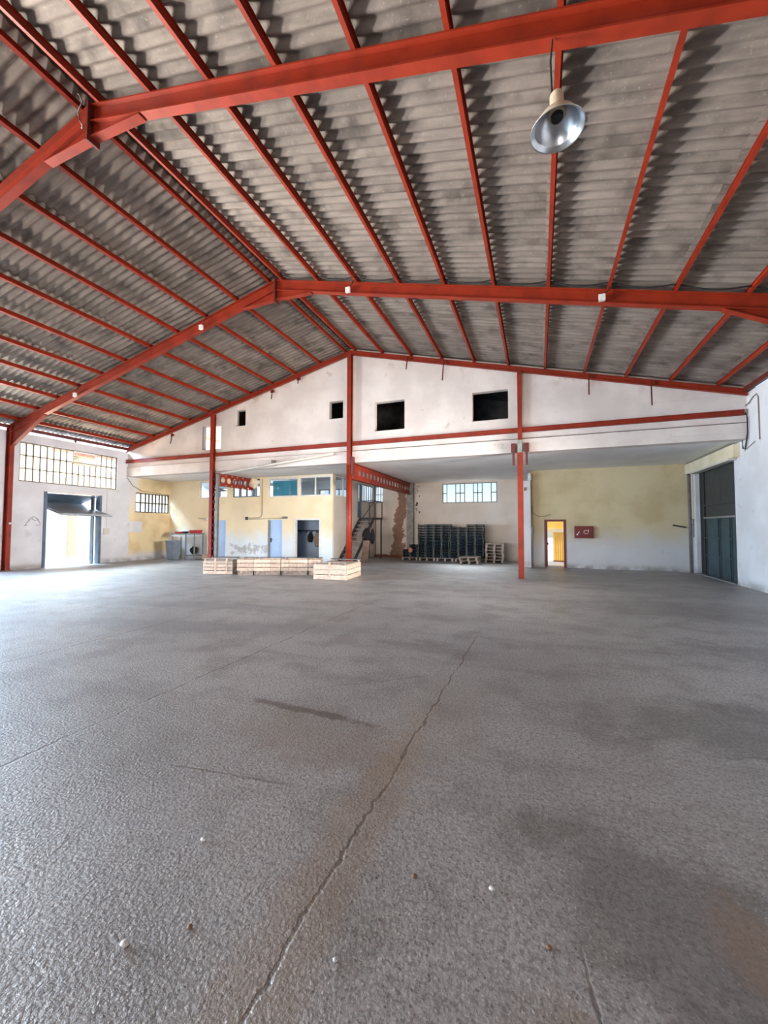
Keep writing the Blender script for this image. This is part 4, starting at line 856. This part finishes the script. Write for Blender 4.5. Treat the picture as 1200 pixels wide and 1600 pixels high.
# ------------------------------------------------------------------ wooden bins
def wood_bin(label, px, py, w, d, h, rot, rows, feet=0., split=None, top_gap=None, mat='wood', rowsB=None):
    """(px, py) is the front left corner on the floor"""
    x0, x1, y0, y1 = 0, w, 0, d
    t = thing('wooden_bin', label, 'bin', (0, 0, 0), 'pale wooden fruit bins on the hall floor')
    tk = .022; rnd = random.Random(int(px*100))
    for z0_, z1_ in rows:
        for yy in (y0, y1-tk):
            e = [x0, x1] if not split else [x0]+[x0+(x1-x0)*q for q in split]+[x1]
            for a, b in zip(e, e[1:]):
                j = rnd.uniform(-.006, .006); obj('slat', MB().box(a+.003, b-.003, yy+j, yy+tk+j, z0_, z1_), MAT[mat], t)
        for xx in (x0, x1-tk):
            j = rnd.uniform(-.005, .005); obj('slat', MB().box(xx+j, xx+tk+j, y0+tk+.008, y1-tk-.008, z0_, z1_), MAT[mat], t)
    for xx in (x0+tk+.006, x1-tk-.006-.06):
        for yy in (y0+tk+.008, y1-tk-.008-.06): obj('corner_post', MB().box(xx, xx+.06, yy, yy+.06, 0, h-.01), MAT['wood_grey'], t)
    obj('floor_board', MB().box(x0+tk+.006, x1-tk-.006, y0+tk+.008, y1-tk-.008, rows[0][0]+.005, rows[0][0]+.03), MAT['wood_grey'], t)
    if top_gap:
        for yy in (y0, y1-tk): obj('top_rail', MB().box(x0, x1, yy, yy+tk, h-.03, h), MAT['wood_grey'], t)
        for q in top_gap: obj('batten', MB().box(x0+(x1-x0)*q-.03, x0+(x1-x0)*q+.03, y0-.012, y0, rows[0][0], h), MAT[mat], t)
    if feet:
        for yy in (y0+.03, (y0+y1)/2-.05, y1-.13): obj('foot_rail', MB().box(x0+.02, x1-.02, yy, yy+.1, 0, feet-.005), MAT['wood_grey'], t)
    obj('lid_board', MB().box(x0+.03, x1-.03, y0+tk+.02, y1-tk-.02, h-.09, h-.07), MAT['wood_grey'], t)
    obj('rim', MB().box(x0+.01, x1-.01, y1-tk-.02, y1+.012, h-.012, h+.012), MAT['steel_black'], t, 'dark strip along the rear rim')
    t.location = (px, py, 0); t.rotation_euler = (0, 0, rot)
    return t
wood_bin('wooden bin standing alone at the left end, below the left red post', -10.87, 10.87, 1.06, .62, .55, .30, [(.01, .115), (.135, .235), (.255, .345), (.365, .455)], top_gap=(.42, .8))
wood_bin('front wooden bin of wide boards at the right end, before the middle red post', -6.59, 11.06, 1.1, 1.38, .55, .09, [(.01, .15), (.17, .31), (.32, .46)], top_gap=(.5,))
RB = [(.15, .255), (.275, .395), (.415, .525)]; ra = .38
for sa, sb, spl, lab in ((.05, .6, None, 'leftmost and short, beside the lone bin'), (.61, 1.53, (.62,), 'second from the left'), (1.54, 2.45, (.3, .6), 'third from the left'), (2.46, 2.86, (.45,), 'rightmost and short, partly hidden by the front bin')):
    wood_bin('wooden bin of the rear row, '+lab, -9.60+sa*math.cos(ra), 11.02+sa*math.sin(ra), sb-sa, .75, .55, ra, RB, .15, spl)

# ------------------------------------------------------------------ right bay
t = thing('door_6', 'narrow red-framed doorway open to a sunlit yellow yard', 'door', (.66, YRB, 0), kind='structure')
for a, b in ((.25, .33), (.99, 1.07)): obj('jamb', MB().box(a, b, YRB-.03, YRB+.2, 0, 1.98), MAT['cabinet_red'], t)
obj('head', MB().box(.33, .99, YRB-.03, YRB+.2, 1.90, 1.98), MAT['cabinet_red'], t)
lf = obj('door_leaf', MB().box(.335, .375, YRB+.2, YRB+.95, .02, 1.9), MAT['grey_metal'], t); obj('handle', MB().box(.375, .42, YRB+.85, YRB+.9, .9, 1.0), MAT['steel_black'], lf)
ax0, ax1, ay = -.1, 2.6, 21.4
ST('wall_yard', wall('Y', ay, ay+.15, ax0, ax1, 1.5, 4.2), 'yellow_metal', 'sunlit yellow wall of the yard beyond the red doorway', 'wall')
ST('trim_6', MB().box(ax0, ax1, ay-.12, ay+.1, 1.43, 1.60), 'cream', 'cream rail across the yard wall', 'beam')
t = thing('yellow_gate', 'yellow ribbed sheet gate standing open in the yard beyond the red doorway', 'gate', (.95, ay, 0))
g1 = MB()
for k in range(9): a = .70+.10*k; g1.hexa([(a,ay-.02,.05),(a+.05,ay-.06,.05),(a+.05,ay,.05),(a,ay,.05),(a,ay-.02,1.42),(a+.05,ay-.06,1.42),(a+.05,ay,1.42),(a,ay,1.42)]); g1.hexa([(a+.05,ay-.06,.05),(a+.1,ay-.02,.05),(a+.1,ay,.05),(a+.05,ay,.05),(a+.05,ay-.06,1.42),(a+.1,ay-.02,1.42),(a+.1,ay,1.42),(a+.05,ay,1.42)])
obj('sheet', g1, MAT['yellow_metal'], t); obj('bottom_rail', MB().box(.68, 1.62, ay-.07, ay+.01, 0, .05), MAT['cabinet_red'], t)
g2 = MB().box(-.1, .36, ay-.05, ay, .05, 1.42); obj('sheet', g2, MAT['yellow_metal'], t); obj('frame_post', MB().box(.36, .42, ay-.07, ay+.02, 0, 1.43), MAT['grey_metal'], t)
# fire hose cabinet
t = thing('hose_cabinet', 'red fire hose cabinet with white pictograms on the yellow wall', 'cabinet', (1.72, YRB, 1.23))
cx0, cx1, cz0, cz1 = 1.385, 2.06, 1.22, 1.71
obj('body', MB().box(cx0, cx1, YRB-.17, YRB-.002, cz0, cz1), MAT['cabinet_red'], t)
d = obj('door', MB().box(cx0+.025, cx1-.025, YRB-.185, YRB-.17, cz0+.025, cz1-.025), MAT['cabinet_red'], t)
yy = YRB-.188; sym = MB()
sym.tube([(1.80+.085*math.cos(a), yy, 1.47+.07*math.sin(a)) for a in [2*math.pi*k/20 for k in range(19)]], .011, 5); sym.tube([(1.88, yy, 1.45), (1.89, yy, 1.58)], .011, 5)
sym.tube([(1.50, yy, 1.40), (1.56, yy, 1.50)], .012, 5); sym.tube([(1.53, yy, 1.44), (1.55, yy, 1.40)], .008, 5)
obj('pictograms', sym, MAT['white_paint'], d, 'white hose reel and nozzle signs')
lk = obj('lock', MB().lathe([(.0, -.005), (.032, -.005), (.032, .005), (.0, .005)], (1.72, YRB, 1.23), 12), MAT['white_paint'], d)
lk.rotation_euler = (math.pi/2, 0, 0); lk.location = (1.475-1.72, -.19, 1.37-1.23)
# sliding door
t = thing('door_7', 'tall dark green metal sliding door in the right wall', 'door', (XR, 16, 0), kind='structure')
xd = XR+.10
obj('dark_gap_sheet', MB().box(xd+.02, xd+.05, 14.5, 17.6, 0, 3.6), MAT['black'], t)  # black sheet put in for the darkness in the gap behind the door
obj('upper_panel', MB().box(xd-.02, xd+.02, 14.56, 15.72, 2.42, 3.58), MAT['dark_green2'], t); obj('upper_panel', MB().box(xd-.02, xd+.02, 15.73, 16.95, 2.42, 3.58), MAT['dark_green2'], t)
obj('middle_panel', MB().box(xd-.02, xd+.02, 14.56, 16.95, 2.02, 2.38), MAT['dark_green2'], t)
for a, b in ((14.58, 15.0), (15.14, 15.8), (15.96, 16.9)):
    obj('lower_panel', MB().box(xd-.03, xd+.02, a, b, .05, 1.94), MAT['dark_green'], t)
    obj('stile', MB().box(xd-.045, xd-.03, b-.06, b, .05, 1.94), MAT['dark_green2'], t)
obj('rail', MB().box(xd-.07, xd+.0, 14.56, 17.05, 2.38, 2.44), MAT['dark_green2'], t); obj('rail', MB().box(xd-.06, xd+.0, 14.56, 17.05, 1.95, 2.01), MAT['grey_metal'], t)
for y in (15.07, 15.88, 16.95):
    for z in (.7, 1.3): obj('hinge', MB().box(xd-.05, xd-.02, y-.09, y+.09, z-.02, z+.02), MAT['dark_green2'], t)
obj('edge_frame', MB().box(xd-.05, xd+.02, 17.0, 17.1, 0, 3.58), MAT['steel_black'], t); obj('edge_frame', MB().box(xd-.09, xd+.02, 14.5, 14.56, 0, 3.6), MAT['steel_black'], t)
obj('bottom_track', MB().box(XR-.06, XR+.1, 14.5, 17.6, 0, .035), MAT['leaf_grey'], t)
# pipes and wires on the right wall
obj('downpipe', MB().tube([(XR-.08, YRB-.12, 0), (XR-.08, YRB-.12, ZS)], .05, 10), MAT['conduit'], None, 'dark downpipe in the corner of the yellow wall', 'pipe', smooth=True)
obj('conduit', MB().tube([(XR-.03, 17.86, 1.95), (XR-.03, 17.86, 3.6)], .02, 6), MAT['cream'], None, 'cream conduit left of the sliding door', 'conduit')
hk = MB().tube([(XR-.03, 18.0, 1.95), (XR-.03, 17.72, 1.95)], .012, 6); hk.tube([(XR-.03, 18.0, 1.76), (XR-.03, 17.78, 1.76)], .012, 6); hk.tube([(XR-.03, 17.78, 1.95), (XR-.03, 17.80, 1.3)], .012, 6)
obj('latch_rod', hk, MAT['steel_black'], None, 'thin dark latch rods on the wall left of the sliding door', 'latch')
obj('lever', MB().bar((XR-.6, YRB-.06, 1.74), (XR-.2, YRB-.06, 1.66), .035, .05), MAT['steel_black'], None, 'short dark lever on the yellow wall near the corner', 'lever')
obj('wall_cable', MB().tube([(XR-.04, 13.66, 4.95), (XR-.04, 13.4, 4.98), (XR-.02, 13.25, 5.08), (XR-.02, 13.05, 5.1), (XR-.02, 12.98, 5.02), (XR-.02, 12.97, 3.9)], .012, 6), MAT['conduit'], None, 'grey cable looping along the top of the right wall', 'cable')
obj('wall_cable', MB().tube([(XR-.05, 13.6, 4.75), (XR-.05, 13.5, 4.62), (XR-.05, 13.5, 4.2), (XR-.04, 13.7, 3.78), (XR-.04, 13.82, 3.82), (XR-.04, 13.86, 4.1)], .018, 6), MAT['black'], None, 'black cable hanging down at the right end of the slab edge', 'cable')
obj('wall_cable', MB().tube([(XR-.02, 13.8, 3.75), (XR-.02, 13.2, 3.9)], .008, 5), MAT['conduit'], None, 'thin wire rising to the right of the lintel box', 'cable')
c = [(-.24, YRB-.02, 2.6), (-.2, YRB-.02, 2.3), (-.05, YRB-.02, 2.15), (.15, YRB-.02, 2.1), (.35, YRB-.02, 2.14), (.5, YRB-.02, 2.2)]
obj('wall_cable', MB().tube(c, .012, 6), MAT['conduit'], None, 'brown cable drooping above the red doorway', 'cable')
obj('insulator', MB().lathe([(.0, 0), (.07, .02), (.075, .2), (.05, .3), (.0, .34)], (-.29, 17.86, 3.6), 12), MAT['white_paint'], None, 'white insulator on top of the white pier', 'insulator', smooth=True)
obj('switch_box', MB().box(-.52, -.42, 17.72, 17.75, 3.18, 3.32), MAT['conduit'], None, 'small dark box near the top of the white pier', 'switch box')
obj('conduit', MB().tube([(-.25, 17.78, .05), (-.25, 17.78, 3.4)], .015, 6), MAT['conduit'], None, 'grey conduit down the right edge of the white pier', 'conduit')
obj('switch_box', MB().box(-.27, -.2, 17.74, 17.8, 1.35, 1.65), MAT['grey_metal'], None, 'grey switch box on the conduit of the white pier', 'switch box')

# ------------------------------------------------------------------ pebbles on the floor
for i, (x, y, d_, mt, lab) in enumerate([(-.21, 1.90, .022, 'pebble_pale', 'pale round pebble right of the long floor joint'), (-1.50, 1.15, .028, 'pebble_pale', 'white shard lying alone at the lower left'), (-1.32, 1.29, .02, 'pebble_brown', 'brown pebble right of the white shard'),
        (-1.62, 1.66, .024, 'pebble_pale', 'bluish pale chip left of the long floor joint'), (-.72, 1.39, .016, 'pebble_pale', 'tiny white chip right beside the long floor joint'), (.02, 1.72, .02, 'pebble_brown', 'dark brown pebble near the right floor crack'), (-.55, 1.84, .022, 'pebble_brown', 'dark pebble between joint and pale round pebble')]):
    obj('pebble', MB().lump((x, y, d_*.3), (d_*1.2, d_, d_*.7), 30+i, 8, .15), MAT[mt], None, lab, 'pebble', smooth=True)
